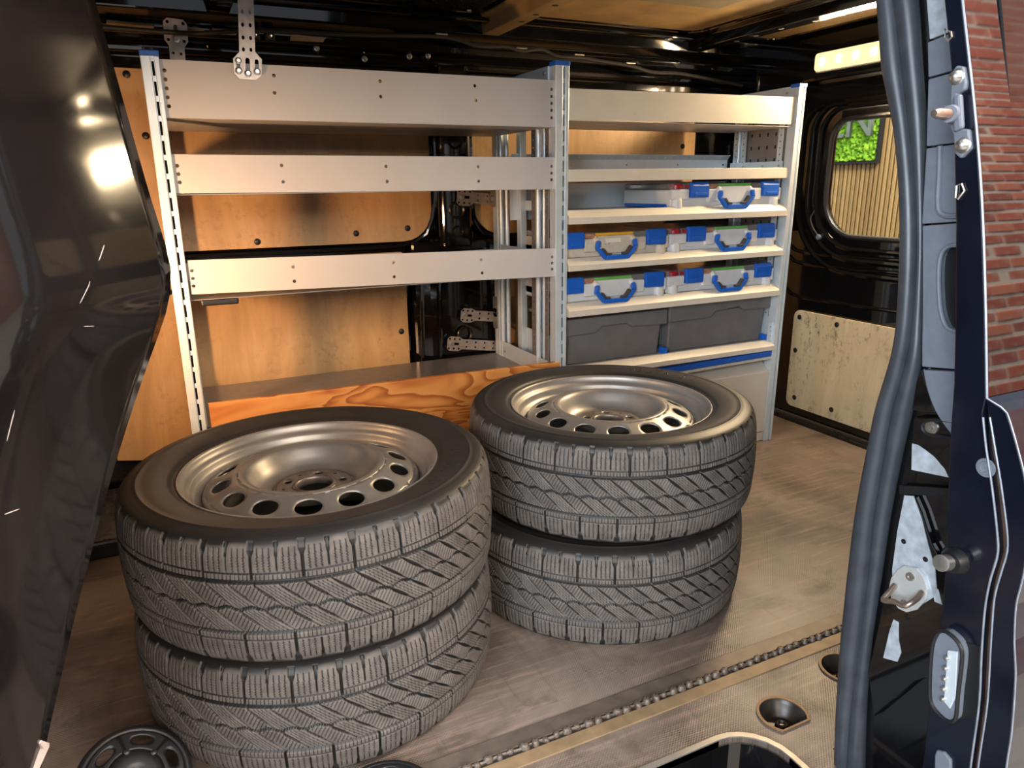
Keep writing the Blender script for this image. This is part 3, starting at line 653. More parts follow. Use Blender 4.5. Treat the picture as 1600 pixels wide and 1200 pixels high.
# trays: lip profile with a sloping top face
def shelf(zl, zr, h, cham=True, y=YF, mat='sheet_warm_lit', depth=YR2):
    m = MB(); P = [(y+.012, 0), (y-.016, -h*.52), (y-.016, -h), (y+.04, -h), (y+.04, -h+.002), (y+.030, -.004)] if cham else [(y+.002, 0), (y-.002, 0), (y-.002, -h), (y+.03, -h), (y+.03, -h+.002), (y+.002, -h+.002)]
    x0, x1 = 1.1055, 2.006; n = len(P)
    A = [(x0, yy, zl+z) for yy, z in P]; B = [(x1-(.012 if (cham and i == 1) else 0), yy, zr+z) for i, (yy, z) in enumerate(P)]
    m.add(A+B, [tuple(range(n)), tuple(range(2*n-1, n-1, -1))]+[(i, i+n, (i+1) % n+n, (i+1) % n) for i in range(n)])
    lip = m.build('shelf_lip', mat, RR, bevel=.001)
    dz = -.006 if cham else -h+.002
    m = MB(); m.hexa([(x0, y+.0305, zl+dz-.002), (x1, y+.0305, zr+dz-.002), (x1, depth, zr+dz-.002), (x0, depth, zl+dz-.002), (x0, y+.0305, zl+dz), (x1, y+.0305, zr+dz), (x1, depth, zr+dz), (x0, depth, zl+dz)]); m.build('shelf_tray', 'sheet', RR)
    return lip
shelf(1.020, 1.024, .036, False)
shelf(.900, .900, .042); shelf(.752, .757, .038); shelf(.611, .614, .042); shelf(.401, .402, .036)
m = MB(); m.box(1.1055, 2.006, YF+.003, YR2, 1.1595, 1.161); m.build('shelf_tray', 'sheet', RR)
# rear strip of the second shelf with its row of holes
m = MB(); zt, zb = atY(1000, 243, YR2).z, atY(1000, 263, YR2).z
m.plate(rect(1.06, 2.0, zb-.04, zt-.004), [circ(x, zb+.012, .0045, 8) for x in (1.30, 1.53, 1.76, 1.98)], lambda x, z: (x, YR2-.004, z), (0, .002, 0)); rs = m.build('rear_strip', 'alu', RR)
m = MB(); m.plate(rect(1.06, 2.0, 0, .022), [circ(x, .011, .0042, 6) for x in np.arange(1.29, 1.98, .037)], lambda x, v: (x, YR2-.004-v*.7, zt-.004+v*.75-.010), (0, 0, -.0015)); m.build('hole_flange', 'alu', rs)
m = MB(); m.box(1.06, 2.0, YR2-.002, YR2, .86, .98); m.build('rear_panel', 'alu', RR)
# right end: perforated sheet, posts and side plates
sq = [rect(y-.0042, y+.0042, z-.006, z+.006) for y in (2.035, 2.075, 2.115, 2.155) for z in np.arange(.43, 1.25, .0445)]
strip_yz(RR, 'perforated_panel', 2.020, 1.985, 2.235, .36, 1.27, 'alu_dull', sq)
strip_yz(RR, 'end_panel_back', 2.026, 1.985, 2.235, .36, 1.27, 'dark_gap')
for y in (2.175, 2.215):
    strip_yz(RR, 'perforated_strip', 2.012, y, y+.026, .04, 1.27, 'alu', [circ(y+.013, z, .0036, 6) for z in np.arange(.08, 1.25, .022)])
m = MB(); m.cyl((2.008, 2.208, 0), (2.008, 2.208, 1.27), .007, n=10); m.build('round_post', 'alu', RR, smooth=True)
strip_yz(RR, 'perforated_strip', 2.006, 1.985, 2.010, .04, 1.27, 'alu', [circ(1.9975, z, .0036, 6) for z in np.arange(.08, 1.25, .022)])
post(RR, 'top_beam', 2.010, 2.030, YF+.03, YR2, 1.255, 1.293, 'alu'); screw(RR, (2.009, 1.99, 1.272), 'X', .006)
for zs_, h in ((.985, .062), (.895, .03), (.748, .03), (.606, .03), (.396, .09)):
    strip_yz(RR, 'side_plate', 2.001, YF+.03, YR2-.02, zs_, zs_+h, 'alu')
    strip_yz(RR, 'side_plate', 1.1065, YF+.05, YR2-.02, zs_, zs_+h, 'alu')
for y in (1.99, 2.07, 2.17): screw(RR, (2.000, y, 1.03), 'X', .005)
post(RR, 'rear_post', 1.086, 1.110, YR2-.03, YR2, 0, 1.27, 'alu')
m = MB(); m.plate(rrect(1.975, 2.003, .395, .468, .006, 3), [circ(1.989, .418, .004, 8), circ(1.989, .435, .003, 8), circ(1.989, .452, .004, 8)], lambda x, z: (x, YF+.004, z), (0, .002, 0)); m.build('gusset_plate', 'alu', RR)
# blue edge strip, drop flap and plinth at the bottom
m = MB(); m.hexa([(1.106, YF-.006, .325), (2.004, YF-.006, .341), (2.004, YF+.02, .341), (1.106, YF+.02, .325), (1.106, YF-.006, .346), (2.004, YF-.006, .362), (2.004, YF+.02, .362), (1.106, YF+.02, .346)]); m.build('blue_edge_strip', 'blue', RR, bevel=.002)
m = MB(); m.hexa([(1.106, YF-.007, .314), (2.004, YF-.007, .330), (2.004, YF+.02, .330), (1.106, YF+.02, .314), (1.106, YF-.007, .324), (2.004, YF-.007, .340), (2.004, YF+.02, .340), (1.106, YF+.02, .324)]); m.build('under_edge', 'sheet_warm_lit', RR, bevel=.001)
m = MB(); P = [(YF-.004, .040), (YF-.004, .280), (YF+.045, .318), (YF+.045, .040)]
m.prism([(1.107, y, z) for y, z in P], (.886, 0, 0)); fl = m.build('drop_flap', 'sheet_warm_lit', RR, bevel=.002)
m = MB(); m.box(1.106, 1.99, YF-.003, YF+.03, .002, .037); m.build('plinth', 'sheet_warm_lit', RR, bevel=.002)
m = MB(); m.box(1.106, 2.0, YF+.05, YF+.055, .02, .33); m.build('flap_backing', 'dark_gap', RR)
for x in (1.5155, 1.986):
    m = MB(); m.box(x-.006, x+.006, YF+.012, YF+.05, .397, .420); m.build('divider_clip', 'blue', RR, bevel=.002)
# ---- white cases
def case(x0, z0, name, label, inset, dusty=False, trim=0., y0=1.952, depth=.285):
    t = thing(name, label, 'case', (x0, y0, z0), 'white cases on the shelf rack'); B = 'case_dusty' if dusty else 'case'
    W = .478; a = trim
    def bx(x1, x2, y1, y2, z1, z2): return MB().box(x0+x1, x0+x2, y0+y1, y0+y2, z0+z1, z0+z2)
    m = bx(a, W-.002, .010, depth, .006, .062); body = m.build('case_body', B, t, bevel=.005)
    # raised front mouldings
    for x1, x2, z1 in ((max(.0, a), .070, .030), (.150, .192, .022), (.336, .386, .022), (.465, W, .022)):
        if x2-x1 > .004: bx(x1, x2, .001, .02, z1, .064).build('front_moulding', B, body, bevel=.004)
    m = MB(); m.hexa([(x0+.206, y0+.002, z0+.016), (x0+.322, y0+.002, z0+.016), (x0+.322, y0+.02, z0+.016), (x0+.206, y0+.02, z0+.016), (x0+.190, y0+.0005, z0+.072), (x0+.338, y0+.0005, z0+.072), (x0+.338, y0+.02, z0+.072), (x0+.190, y0+.02, z0+.072)]); m.build('handle_plate', B, body, bevel=.003)
    for x1 in ([.028] if a == 0 else []) + [W-.026]:
        m = MB(); m.lathe([(.001, 0), (.021, 0), (.022, .002), (.021, .028), (.019, .034), (.001, .034)], 18, (x0+x1, y0+.018, z0)); m.build('corner_foot', B, body, smooth=True)
    if a == 0:
        m = bx(-.004, .004, .03, depth-.01, .004, .016); m.build('side_rail', 'blue', t, bevel=.003)
        m = MB(); m.lathe([(.001, .066), (.024, .066), (.024, .076), (.019, .081), (.001, .081)], 18, (x0+.028, y0+.022, z0)); m.build('corner_lid', 'red_clear' if inset == 'green' else 'clear', t, smooth=True)
    m = MB(); m.box(x0+a+.003, x0+W-.005, y0+.008, y0+depth, z0+.063, z0+.082); lid = m.build('clear_lid', 'clear', t, bevel=.004)
    m = bx(.192, .336, .003, .012, .0725, .081); m.build('lid_rib', inset, lid, bevel=.002)
    if a < .15:
        m = bx(max(a, .0)+.052*(a == 0)+.002, .070, .006, .010, .066, .078); m.build('lid_inset', 'red_clear' if inset == 'green' else 'rust_red', lid, bevel=.001)
    m = bx(.150, .190, .005, .010, .066, .079); m.build('lid_inset', 'rust_red', lid, bevel=.001)
    # small compartments seen through the clear lid
    m = MB()
    for i in range(7):
        for j in range(3):
            xx = .012+i*.066
            if xx < a: continue
            m.box(x0+xx, x0+xx+.058, y0+.03+j*.085, y0+.10+j*.085, z0+.045, z0+.0625)
    cp = m.build('compartments', 'grip' if not dusty else 'rust_red', t); cp['kind'] = 'stuff'
    for x1, x2 in ((max(.074, a+.002), .148), (.388, .463)):
        m = MB(); P = [(-.004, .036), (-.005, .074), (.002, .086), (.014, .086), (.014, .036)]
        m.prism([(x0+x1, y0+p, z0+q) for p, q in P], (x2-x1, 0, 0)); la = m.build('latch', 'blue', t, bevel=.003)
        m = bx(x1+.014, x2-.010, -.0065, -.0035, .042, .052); m.build('latch_tab', 'blue', la, bevel=.001)
    # trapezoid carrying handle
    c = .264; pts = [(-.076, .058), (-.080, .034), (-.046, -.003), (.046, -.003), (.080, .034), (.074, .060)]
    inn = [(-.063, .058), (-.065, .038), (-.040, .012), (.040, .012), (.065, .038), (.062, .058)]
    loop = pts+inn[::-1]
    m = MB(); n = len(pts)
    for i in range(n-1):
        q = [pts[i], pts[i+1], inn[i+1], inn[i]]
        m.prism([(x0+c+u, y0-.016, z0+v) for u, v in q], (0, .014, 0))
    h = m.build('handle', 'blue', t, bevel=.003)
    for q in ([(-.058, .030), (-.040, .012), (-.022, .012), (-.022, .018), (-.037, .019), (-.051, .034)], [(.058, .034), (.044, .016), (.040, .012), (.022, .012), (.022, .018), (.036, .020), (.051, .040)]):
        m = MB(); m.prism([(x0+c+u, y0-.017, z0+v) for u, v in q], (0, .014, 0)); m.build('handle_grip', 'grip', h, bevel=.001)
    for u in (-.070, .068):
        m = MB(); m.lathe([(.0005, -.008), (.006, -.007), (.010, 0), (.011, .010)], 12, (x0+c+u, y0, z0+.060), axis='Y'); m.build('handle_hinge', B, h, smooth=True)
    if dusty:
        m = bx(.228, .285, -.0005, .001, .050, .063); m.build('paper_label', 'label', body)
    return t
case(1.508, .8925, 'organiser_case', 'white case with blue latches, alone on the topmost case shelf', 'green')
case(1.5065, .7475, 'organiser_case', 'clean white case on the middle case shelf at the right, red corner', 'green')
case(1.5065, .606, 'organiser_case', 'right white case of the lowest case shelf, above the right grey box', 'green')
case(1.0245, .7455, 'organiser_case', 'dusty beige case with yellow lid rib and paper label on the middle shelf', 'yellow', True, .082)
case(1.0245, .604, 'organiser_case', 'left white case with green lid rib, above the left grey box', 'green', False, .082)
# ---- grey storage boxes with hinged lids
def tote(x0, x1, z0, zl, zr, label, nz0, nz1):
    y0 = 1.972
    t = thing('storage_box', label, 'box', (x0, y0, z0), 'grey storage boxes')
    m = MB(); s_ = .010; zt = min(zl, zr)-.03
    m.hexa([(x0+s_+.004, y0+.014, z0), (x1-s_-.014, y0+.014, z0), (x1-s_-.014, y0+.26, z0), (x0+s_+.004, y0+.26, z0), (x0+s_, y0+.006, zt), (x1-s_-.006, y0+.006, zt), (x1-s_-.006, y0+.27, zt), (x0+s_, y0+.27, zt)]); bd = m.build('box_body', 'tote', t, bevel=.004)
    H = .052
    P = [(x0, zl), (x1, zr), (x1, zr-H), (nz1+.022, zr-H+.004), (nz1, zr-H+.018), (nz0, zl-H+.020), (nz0-.022, zl-H), (x0, zl-H-.002)]
    m = MB(); m.prism([(x, y0-.006, z) for x, z in P], (0, .014, 0)); m.hexa([(x0, y0, zl-.012), (x1, y0, zr-.012), (x1, y0+.276, zr-.012), (x0, y0+.276, zl-.012), (x0, y0, zl), (x1, y0, zr), (x1, y0+.276, zr), (x0, y0+.276, zl)])
    ld = m.build('hinged_lid', 'tote', t, bevel=.003)
    for yy in (y0+.06, y0+.20):
        m = MB(); m.box(x0+.002, x0+.012, yy-.012, yy+.012, z0+.02, zt-.01); m.build('side_rib', 'tote', bd, bevel=.002)
    m = MB(); m.box(x0+.0, x0+.012, y0+.085, y0+.175, zt-.045, zt-.02); m.build('side_grip', 'tote', bd, bevel=.003)
    return t
tote(1.120, 1.521, .3975, .553, .556, 'left grey lidded storage box, the one next to the middle upright', 1.253, 1.352)
tote(1.530, 1.996, .3985, .562, .572, 'right grey lidded storage box with white scuff marks on its front', 1.735, 1.845)
m = MB(); m.lathe([(.002, 0), (.03, .0), (.034, .01), (.026, .028), (.012, .036), (.002, .034)], 14, (1.20, 2.20, .554)); o = m.build('plastic_bag', 'rag_blue', None, smooth=True); o.scale = (1, 1, 1); o['label'] = 'small crumpled blue bag lying on the left grey box behind the frame'; o['category'] = 'bag'

# ================================================================== WHEELS
R0, WT, RF = .3556, .2317, .2489
def tyre_mesh():
    NP, SP = 28, 78; NU = NP*SP; NV = 184
    t = np.linspace(0, 1, NV)                      # across the tread, 0 = upper shoulder
    # base profile of the tread: (r, z) with round shoulders
    a = np.linspace(0, 1, 400)
    k = np.array([(.3345, .1110), (.3400, .1075), (.3448, .1010), (.3484, .0920), (.3512, .0780), (.3534, .0550), (.3552, .0250), (.3556, 0)])
    k = np.vstack([k, np.c_[k[-2::-1, 0], -k[-2::-1, 1]]])
    pr = np.array(smooth_curve([(x, y, 0) for x, y in k], NV))[:, :2]
    L = np.r_[0, np.cumsum(np.hypot(*np.diff(pr, axis=0).T))]*1000     # mm along the profile
    T = L[-1]; mm = np.minimum(L, T-L); V = L[None, :]; lo = (L > T/2)[None, :]
    vm = mm[None, :]                                # distance from the nearer shoulder
    u = (np.arange(NU)/SP)[:, None]                 # in pitches
    PM = 2*np.pi*R0*1000/NP                         # mm per pitch
    fr = lambda x: x-np.floor(x)
    sd = lambda x: (fr(x+.5)-.5)                    # signed distance to nearest integer
    def gro(dist_mm, half, soft=.55): return np.clip((half-np.abs(dist_mm))/soft+.5, 0, 1)
    D = np.zeros((NU, NV))
    us = np.where(lo, u+.28, u)
    tri = lambda x: 2*np.abs(sd(x))*2-1
    
    # shoulder: long groove (Y-shaped at its outer end), short groove in between
    hw = 2.1+np.clip((30-vm)/10, 0, 1)*3.6
    yb = np.clip((30-vm)/10, 0, 1)
    major = gro(sd(us)*PM, hw)*(vm > 6)*(vm < 70)
    D = np.maximum(D, major*(7.0-3.2*yb))
    D = np.maximum(D, gro(sd(us+.5)*PM, 1.6+np.clip((34-vm)/24, 0, 1)*1.6)*(vm > 7)*(vm < 55)*6)
    wz = 1.1*tri(vm/4.6)
    for c in (.135, .25, .365, .635, .75, .865):
        d = (sd(us-c))*PM
        D = np.maximum(D, gro(d-np.where(vm > 28, wz, 0), np.where(vm > 28, .85, .55))*(vm > 17)*(vm < 54.5)*3.4)
    D = np.maximum(D, gro(vm-57.5, .9)*3.2)
    D = np.maximum(D, gro(sd(us*12)*PM/12, .55)*(vm > 58)*(vm < 68)*2.6)
    # main circumferential grooves, and the zigzag one in the middle
    D = np.maximum(D, gro(vm-71.5, 3.4, .8)*8.5)
    mid = T/2+2.9*tri(u*2+.1)
    D = np.maximum(D, gro(V-mid, 2.9, .8)*8)
    # two centre ribs: slanted blocks, wavy and straight sipes in turn
    for v0, v1, ph in ((74.5, T/2, .0), (T/2, T-74.5, .37)):
        ins = (V > v0) & (V < v1)
        q = (V-v0)/(v1-v0)
        s_ = u-.62*q+ph
        wedge = 1.0+2.6*np.clip(np.sin(np.pi*np.clip(q*1.25, 0, 1)), 0, 1)
        D = np.maximum(D, gro(sd(s_)*PM*.85, wedge)*ins*6.5)
        D = np.maximum(D, gro(sd(s_+.5)*PM*.85, wedge*.8)*ins*6.0)
        f = fr(s_)
        zz = 1.0*tri(q*7)
        for c in (.12, .20, .285, .37):
            D = np.maximum(D, gro(sd(s_-c)*PM*.85-zz, .62)*ins*3.0)
        g = u*11+q*3.2
        D = np.maximum(D, gro(sd(g)*PM/11, .62)*ins*((f > .56) & (f < .95))*2.8)
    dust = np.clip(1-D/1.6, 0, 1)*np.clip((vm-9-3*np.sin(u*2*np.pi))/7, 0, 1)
    # rounded block edges and small wear
    D += .25*np.abs(rng.normal(size=(NU, NV)))*(D < .2)*0
    r, z = pr[:, 0], pr[:, 1]
    tr, tz = np.gradient(r), np.gradient(z); n_ = np.hypot(tr, tz); nr, nz = -tz/n_, tr/n_     # outward normal
    sg = np.sign(nr.mean()); nr, nz = nr*sg, nz*sg
    th = 2*np.pi*np.arange(NU)/NU
    RR_ = r[None, :]-D*.001*nr[None, :]; ZZ = z[None, :]-D*.001*nz[None, :]
    X = RR_*np.cos(th)[:, None]; Y = RR_*np.sin(th)[:, None]
    co = np.stack([X, Y, ZZ], 2).reshape(-1, 3)
    i = np.arange(NU)[:, None]*NV; j = np.arange(NV-1)[None, :]; i2 = ((np.arange(NU)+1) % NU)[:, None]*NV
    F = np.stack([i+j, i2+j, i2+j+1, i+j+1], 2).reshape(-1, 4)
    # side walls
    base = len(co); vs = [co]; fs = [F]; NS = 260; dv = [dust.ravel()]
    for sg in (1, -1):
        P = [(.2462, .094), (.2485, .1005), (.2530, .1022), (.2570, .1035), (.2585, .1062), (.2640, .1085), (.2740, .1112), (.2880, .1142), (.3020, .1156), (.3120, .1158), (.3128, .1164), (.3150, .1164), (.3158, .1156), (.3230, .1146), (.3290, .1132), (.3347, .1108)]
        P = np.array(P); th2 = 2*np.pi*np.arange(NS)/NS; n = len(P)
        c = np.stack([P[None, :, 0]*np.cos(th2)[:, None], P[None, :, 0]*np.sin(th2)[:, None], np.broadcast_to(sg*P[None, :, 1], (NS, n))], 2).reshape(-1, 3)
        i = np.arange(NS)[:, None]*n; j = np.arange(n-1)[None, :]; i2 = ((np.arange(NS)+1) % NS)[:, None]*n
        f = np.stack([i+j, i2+j, i2+j+1, i+j+1], 2).reshape(-1, 4)
        if sg > 0: f = f[:, ::-1]
        vs.append(c); fs.append(f+base); base += len(c); dv.append(np.zeros(len(c)))
    co = np.concatenate(vs); F = np.concatenate(fs)
    me = bpy.data.meshes.new('tyre'); me.vertices.add(len(co)); me.vertices.foreach_set('co', co.ravel().astype(np.float32))
    me.loops.add(F.size); me.loops.foreach_set('vertex_index', F.ravel().astype(np.int32))
    me.polygons.add(len(F)); me.polygons.foreach_set('loop_start', np.arange(0, F.size, 4, dtype=np.int32))
    me.update(calc_edges=True); me.validate()
    me.polygons.foreach_set('use_smooth', np.ones(len(F), bool)); me.update()
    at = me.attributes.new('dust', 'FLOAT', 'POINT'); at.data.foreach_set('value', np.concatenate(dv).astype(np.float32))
    return me
def disc_sector(m, n, r0, r1, zf, hr, ha, hr_r, rings=3, hole=True):
    """ring r0..r1 in n sectors, each with an elliptic hole (angular half-size ha in m, radial half-size hr)"""
    K = 40
    for s_ in range(n):
        a0 = 2*math.pi*s_/n; da = math.pi/n; vs = []; B = []
        per = K//4
        cr = [(-1, -1), (1, -1), (1, 1), (-1, 1)]
        for c in range(4):
            p, q = cr[c], cr[(c+1) % 4]
            for i in range(per): B.append((p[0]+(q[0]-p[0])*i/per, p[1]+(q[1]-p[1])*i/per))
        for k in range(rings+1):
            f = k/rings
            for (bx, by) in B:
                ang = math.atan2(by, bx); ex, ey = math.cos(ang)*ha/hr_r, hr_r+math.sin(ang)*hr
                ox, oy = bx*da, (r0+r1)/2+by*(r1-r0)/2
                A, Rr = ox+(ex-ox)*f, oy+(ey-oy)*f
                vs.append((Rr*math.cos(a0+A), Rr*math.sin(a0+A), zf(Rr)))
        fs = [(k*K+i, k*K+(i+1) % K, (k+1)*K+(i+1) % K, (k+1)*K+i) for k in range(rings) for i in range(K)]
        m.add(vs, fs)
def make_wheel():
    t = thing('wheel', 'x', 'wheel', (0, 0, 0), 'steel wheels with winter tyres')
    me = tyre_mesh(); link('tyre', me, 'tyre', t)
    # raised but illegible-size lettering arc on the upper side wall
    cu = bpy.data.curves.new('txt', 'FONT'); cu.body = 'VENATUER'; cu.size = .034; cu.extrude = .0007; cu.space_character = 1.25
    ob = bpy.data.objects.new('txt', cu); COL.objects.link(ob); bpy.context.view_layer.update()
    mt = bpy.data.meshes.new_from_object(ob.evaluated_get(bpy.context.evaluated_depsgraph_get())); bpy.data.objects.remove(ob)
    wd = max(v.co.x for v in mt.vertices)
    for v in mt.vertices:
        rr = .2755+v.co.y; an = math.radians(-38)+(v.co.x-wd/2)/.285; zb = np.interp(rr, [.264, .274, .288, .302], [.1085, .1112, .1142, .1156])
        v.co = (rr*math.cos(an), rr*math.sin(an), zb+v.co.z)
    mt.name = 'side_wall_lettering'; link('side_wall_lettering', mt, 'tyre', t.children[0])
    # rim: flange, bead seat and drop well
    prof = [(.2462, .0935), (.2475, .0985), (.2489, .1005), (.2486, .1025), (.2465, .1030), (.2440, .1010), (.2420, .0960), (.2405, .0880), (.2350, .0845), (.2305, .0815), (.2280, .0770), (.2265, .0690), (.2225, .0640), (.2160, .0600), (.2105, .0560), (.2070, .0480), (.2050, .0250), (.2050, -.020), (.2200, -.040), (.2270, -.080), (.2400, -.088), (.2440, -.098), (.2489, -.1005), (.2462, -.0935)]
    m = MB(); m.lathe(prof, 96, closed=False); rim = m.build('rim', 'wheel', t, smooth=True, angle=60)
    def zf(r): return float(np.interp(r, [.136, .142, .150, .175, .196, .204, .209], [.0700, .0695, .0672, .0585, .0490, .0445, .0350]))
    m = MB(); disc_sector(m, 14, .1425, .203, zf, .0175, .0245, .1730)
    rg = [(.209, .0330), (.2065, .0410), (.203, zf(.203))]
    m.lathe(rg, 112)
    m.lathe([(.1425, zf(.1425)), (.1385, .0705), (.1345, .0708), (.1300, .0700), (.1255, .0668), (.1200, .0600), (.1130, .0470), (.1040, .0340), (.0940, .0270), (.0840, .0252), (.0790, .0262), (.0760, .0285)], 112)
    disc_sector(m, 5, .044, .076, lambda r: .0285-.0*r, .0075, .0085, .0575)
    m.lathe([(.044, .0285), (.0405, .0290), (.0375, .0310), (.0355, .0300), (.0345, .0260), (.0345, .0150)], 112)
    m.lathe([(.0345, .0150), (.046, .010), (.205, .008), (.205, -.02)], 32) if False else None
    for i, v in enumerate(m.v): m.v[i] = (v[0], v[1], v[2]+.025)
    dsc = m.build('wheel_disc', 'wheel', rim, smooth=True, angle=50, merge=.00012)
    sl = dsc.modifiers.new('thick', 'SOLIDIFY'); sl.thickness = .0035; sl.offset = -1
    m = MB()
    for i in range(5):
        a = 2*math.pi*(i+.5)/5; m.lathe([(.0005, .0288), (.0034, .0287), (.0034, .0275)], 8, (.0605*math.cos(a), .0605*math.sin(a), .025))
    m.build('locating_holes', 'dark_gap', dsc)
    a = math.radians(257); m = MB(); m.cyl((.200*math.cos(a), .200*math.sin(a), .030), (.184*math.cos(a), .184*math.sin(a), .066), .0055, .0042, 10); m.build('valve_stem', 'black_plain', t, smooth=True)
    return t
wh = make_wheel()
spots = [(.1942, 1.3707, .5*WT, 20, 'lower wheel of the left stack, standing on the floor, dusty brown tread'),
         (.1958, 1.362, 1.5*WT, 0, 'upper wheel of the left stack, nearest to the camera, silver steel rim'),
         (.9065, 1.4184, .5*WT, 205, 'lower wheel of the right stack, standing on the floor'),
         (.9405, 1.4309, 1.5*WT, 64, 'upper wheel of the right stack, in front of the drop flap, silver steel rim')]
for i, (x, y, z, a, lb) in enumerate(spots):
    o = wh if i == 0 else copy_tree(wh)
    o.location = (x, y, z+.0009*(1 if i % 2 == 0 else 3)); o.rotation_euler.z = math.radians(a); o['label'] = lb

# ---- black wheel hub covers on the floor
def hub_cover(loc, rot, label):
    t = thing('hub_cover', label, 'wheel cover', (0, 0, 0), 'black wheel hub covers')
    m = MB(); disc_sector(m, 6, .052, .092, lambda r: .016-.10*(r-.05), .010, .020, .072)
    m.lathe([(.108, .0), (.107, .006), (.101, .010), (.092, .016-.10*.042)], 60)
    m.lathe([(.052, .0158), (.046, .019), (.036, .021), (.024, .0205), (.001, .020)], 60)
    b = m.build('cover_disc', 'black_plain', t, smooth=True); sl = b.modifiers.new('thick', 'SOLIDIFY'); sl.thickness = .003; sl.offset = -1
    for i in range(6):
        a = 2*math.pi*(i+.5)/6; q = MB(); q.lathe([(.001, .006), (.006, .005), (.008, 0)], 10, (.050*math.cos(a), .050*math.sin(a), .0155)); q.build('nut_cap', 'black_plain', b, smooth=True)
    t.location = loc; t.rotation_euler = rot; t.scale = (.82, .82, .82)
    return t
q = atZ(209, 1213, .055); hub_cover((q.x, q.y, .050), (math.radians(30), math.radians(6), .4), 'black plastic hub cover lying on the floor at the left of the left wheel stack')
q = atZ(600, 1246, .02); hub_cover((q.x, q.y, .006), (0, 0, 1.1), 'black plastic hub cover at the bottom edge below the left wheel stack')

# ================================================================== DOOR OPENING AT THE RIGHT
XS = .95
sl = [(1372, 1398, 1432, 0), (1380, 1410, 1440, 100), (1398, 1421, 1447, 200), (1406, 1430, 1444, 300), (1407, 1432, 1443, 400), (1402, 1426, 1441, 500), (1393, 1417, 1440, 560), (1370, 1396, 1425, 640), (1358, 1385, 1411, 700), (1340, 1368, 1391, 800), (1328, 1357, 1376, 900), (1318, 1345, 1361, 1000), (1311, 1332, 1352, 1100), (1307, 1326, 1348, 1200), (1303, 1321, 1345, 1300)]
sl = [(1352, 1378, 1412, -110)]+sl
def seal_tube(i0, i1, dx, fac):
    P = []; rr = []
    for row in sl:
        a, b = atX(row[i0], row[3], XS-dx), atX(row[i1], row[3], XS-dx); P.append((a+b)/2); rr.append((a-b).length/2*fac)
    C_ = smooth_curve(P, 110); zz = [p.z for p in P][::-1]; r2 = rr[::-1]
    return C_, [float(np.interp(c[2], zz, r2)) for c in C_]
C1, r1 = seal_tube(0, 1, .012, .94); C2, r2 = seal_tube(1, 2, .004, .95)
m = MB(); m.tube(C1, r1, 14); se = m.build('door_seal', 'rubber_seal', None, smooth=True); struct(se, 'thick double lobed grey rubber door seal along the opening')
m = MB(); m.tube(C2, r2, 14); m.build('outer_lobe', 'rubber_seal', se, smooth=True)
sealY = lambda z: float(np.interp(z, [c[2] for c in C2[::-1]], [c[1] for c in C2[::-1]]))
# pillar body behind the seal
zz = np.linspace(-.32, 1.50, 50)
poly = [(XS+.004, sealY(z)+.035, z) for z in zz]+[(XS+.004, sealY(z)-.118, z) for z in zz[::-1]]
m = MB(); m.prism(poly, (.11, 0, 0)); cp = struct(m.build('trim_6', 'black', None, bevel=.002), 'black painted door pillar behind the seal')
def onX(pts, X): return [atX(x, y, X) for x, y in pts]
def plateX(pts, X, th, name, mat, parent, bevel=.0015, smooth=False):
    m = MB(); m.prism(onX(pts, X), (th, 0, 0)); return m.build(name, mat, parent, smooth=smooth, bevel=bevel)
def studX(px, py, X, prof, mat, parent, name, n=18):
    q = atX(px, py, X); m = MB(); m.lathe([(r, -d) for r, d in prof], n, tuple(q), axis='X'); return m.build(name, mat, parent, smooth=True)
XT = .938
tp1 = plateX([(1446, -60), (1480, -60), (1490, 40), (1488, 48), (1452, 62), (1447, 0)], XT+.003, .012, 'pillar_plate', 'primer_sheen', cp)  # pale plate colour stands for a blue-white reflection, not bare metal
plateX([(1449, 66), (1489, 50), (1496, 108), (1450, 121)], XT, .014, 'pillar_cover', 'trim_plastic', cp)
plateX([(1450, 124), (1496, 111), (1500, 222), (1447, 229)], XT, .014, 'pillar_cover', 'trim_plastic', cp)
c3 = plateX([(1447, 232), (1500, 224), (1502, 346), (1440, 350)], XT, .014, 'pillar_cover', 'trim_plastic', cp)
pts = smooth_curve([(1469, 228, 0), (1468, 270, 0), (1466, 315, 0), (1469, 332, 0), (1482, 338, 0), (1496, 337, 0)], 16)
m = MB(); m.tube([atX(x, y, XT-.001) for x, y, _ in pts], .0038, 8); m.build('cover_ridge', 'trim_plastic', c3, smooth=True)
hole = smooth_curve([(1500, 383, 0), (1484, 384, 0), (1472, 394, 0), (1467, 420, 0), (1468, 470, 0), (1473, 498, 0), (1482, 514, 0), (1500, 519, 0)], 26)
out = [(1441, 353), (1503, 348)]+[(x, y) for x, y, _ in hole]+[(1503, 578), (1440, 573), (1441, 480)]
c4 = plateX(out, XT, .014, 'pillar_cover', 'trim_plastic', cp)
m = MB(); m.tube([atX(x, y, XT) for x, y, _ in hole], .003, 8); m.build('pocket_edge', 'trim_plastic', c4, smooth=True)
plateX([(1462, 380), (1503, 380), (1503, 522), (1462, 522)], XT+.013, .002, 'grip_pocket', 'black_plain', c4)
plateX([(1442, 578)]+[(x, y) for x, y, _ in smooth_curve([(1444, 590, 0), (1450, 614, 0), (1461, 642, 0), (1474, 663, 0), (1488, 681, 0)], 14)]+[(1503, 690), (1503, 581)], XT, .014, 'pillar_cover', 'trim_plastic', cp)
plateX([(1440, 575), (1446, 597), (1462, 646), (1425, 641), (1431, 598)], XT+.006, .008, 'painted_gusset', 'black', cp)
g2 = plateX([(1431, 650), (1500, 654), (1500, 752), (1424, 735), (1426, 655)], XT+.004, .010, 'bolt_plate', 'black', cp, .003)
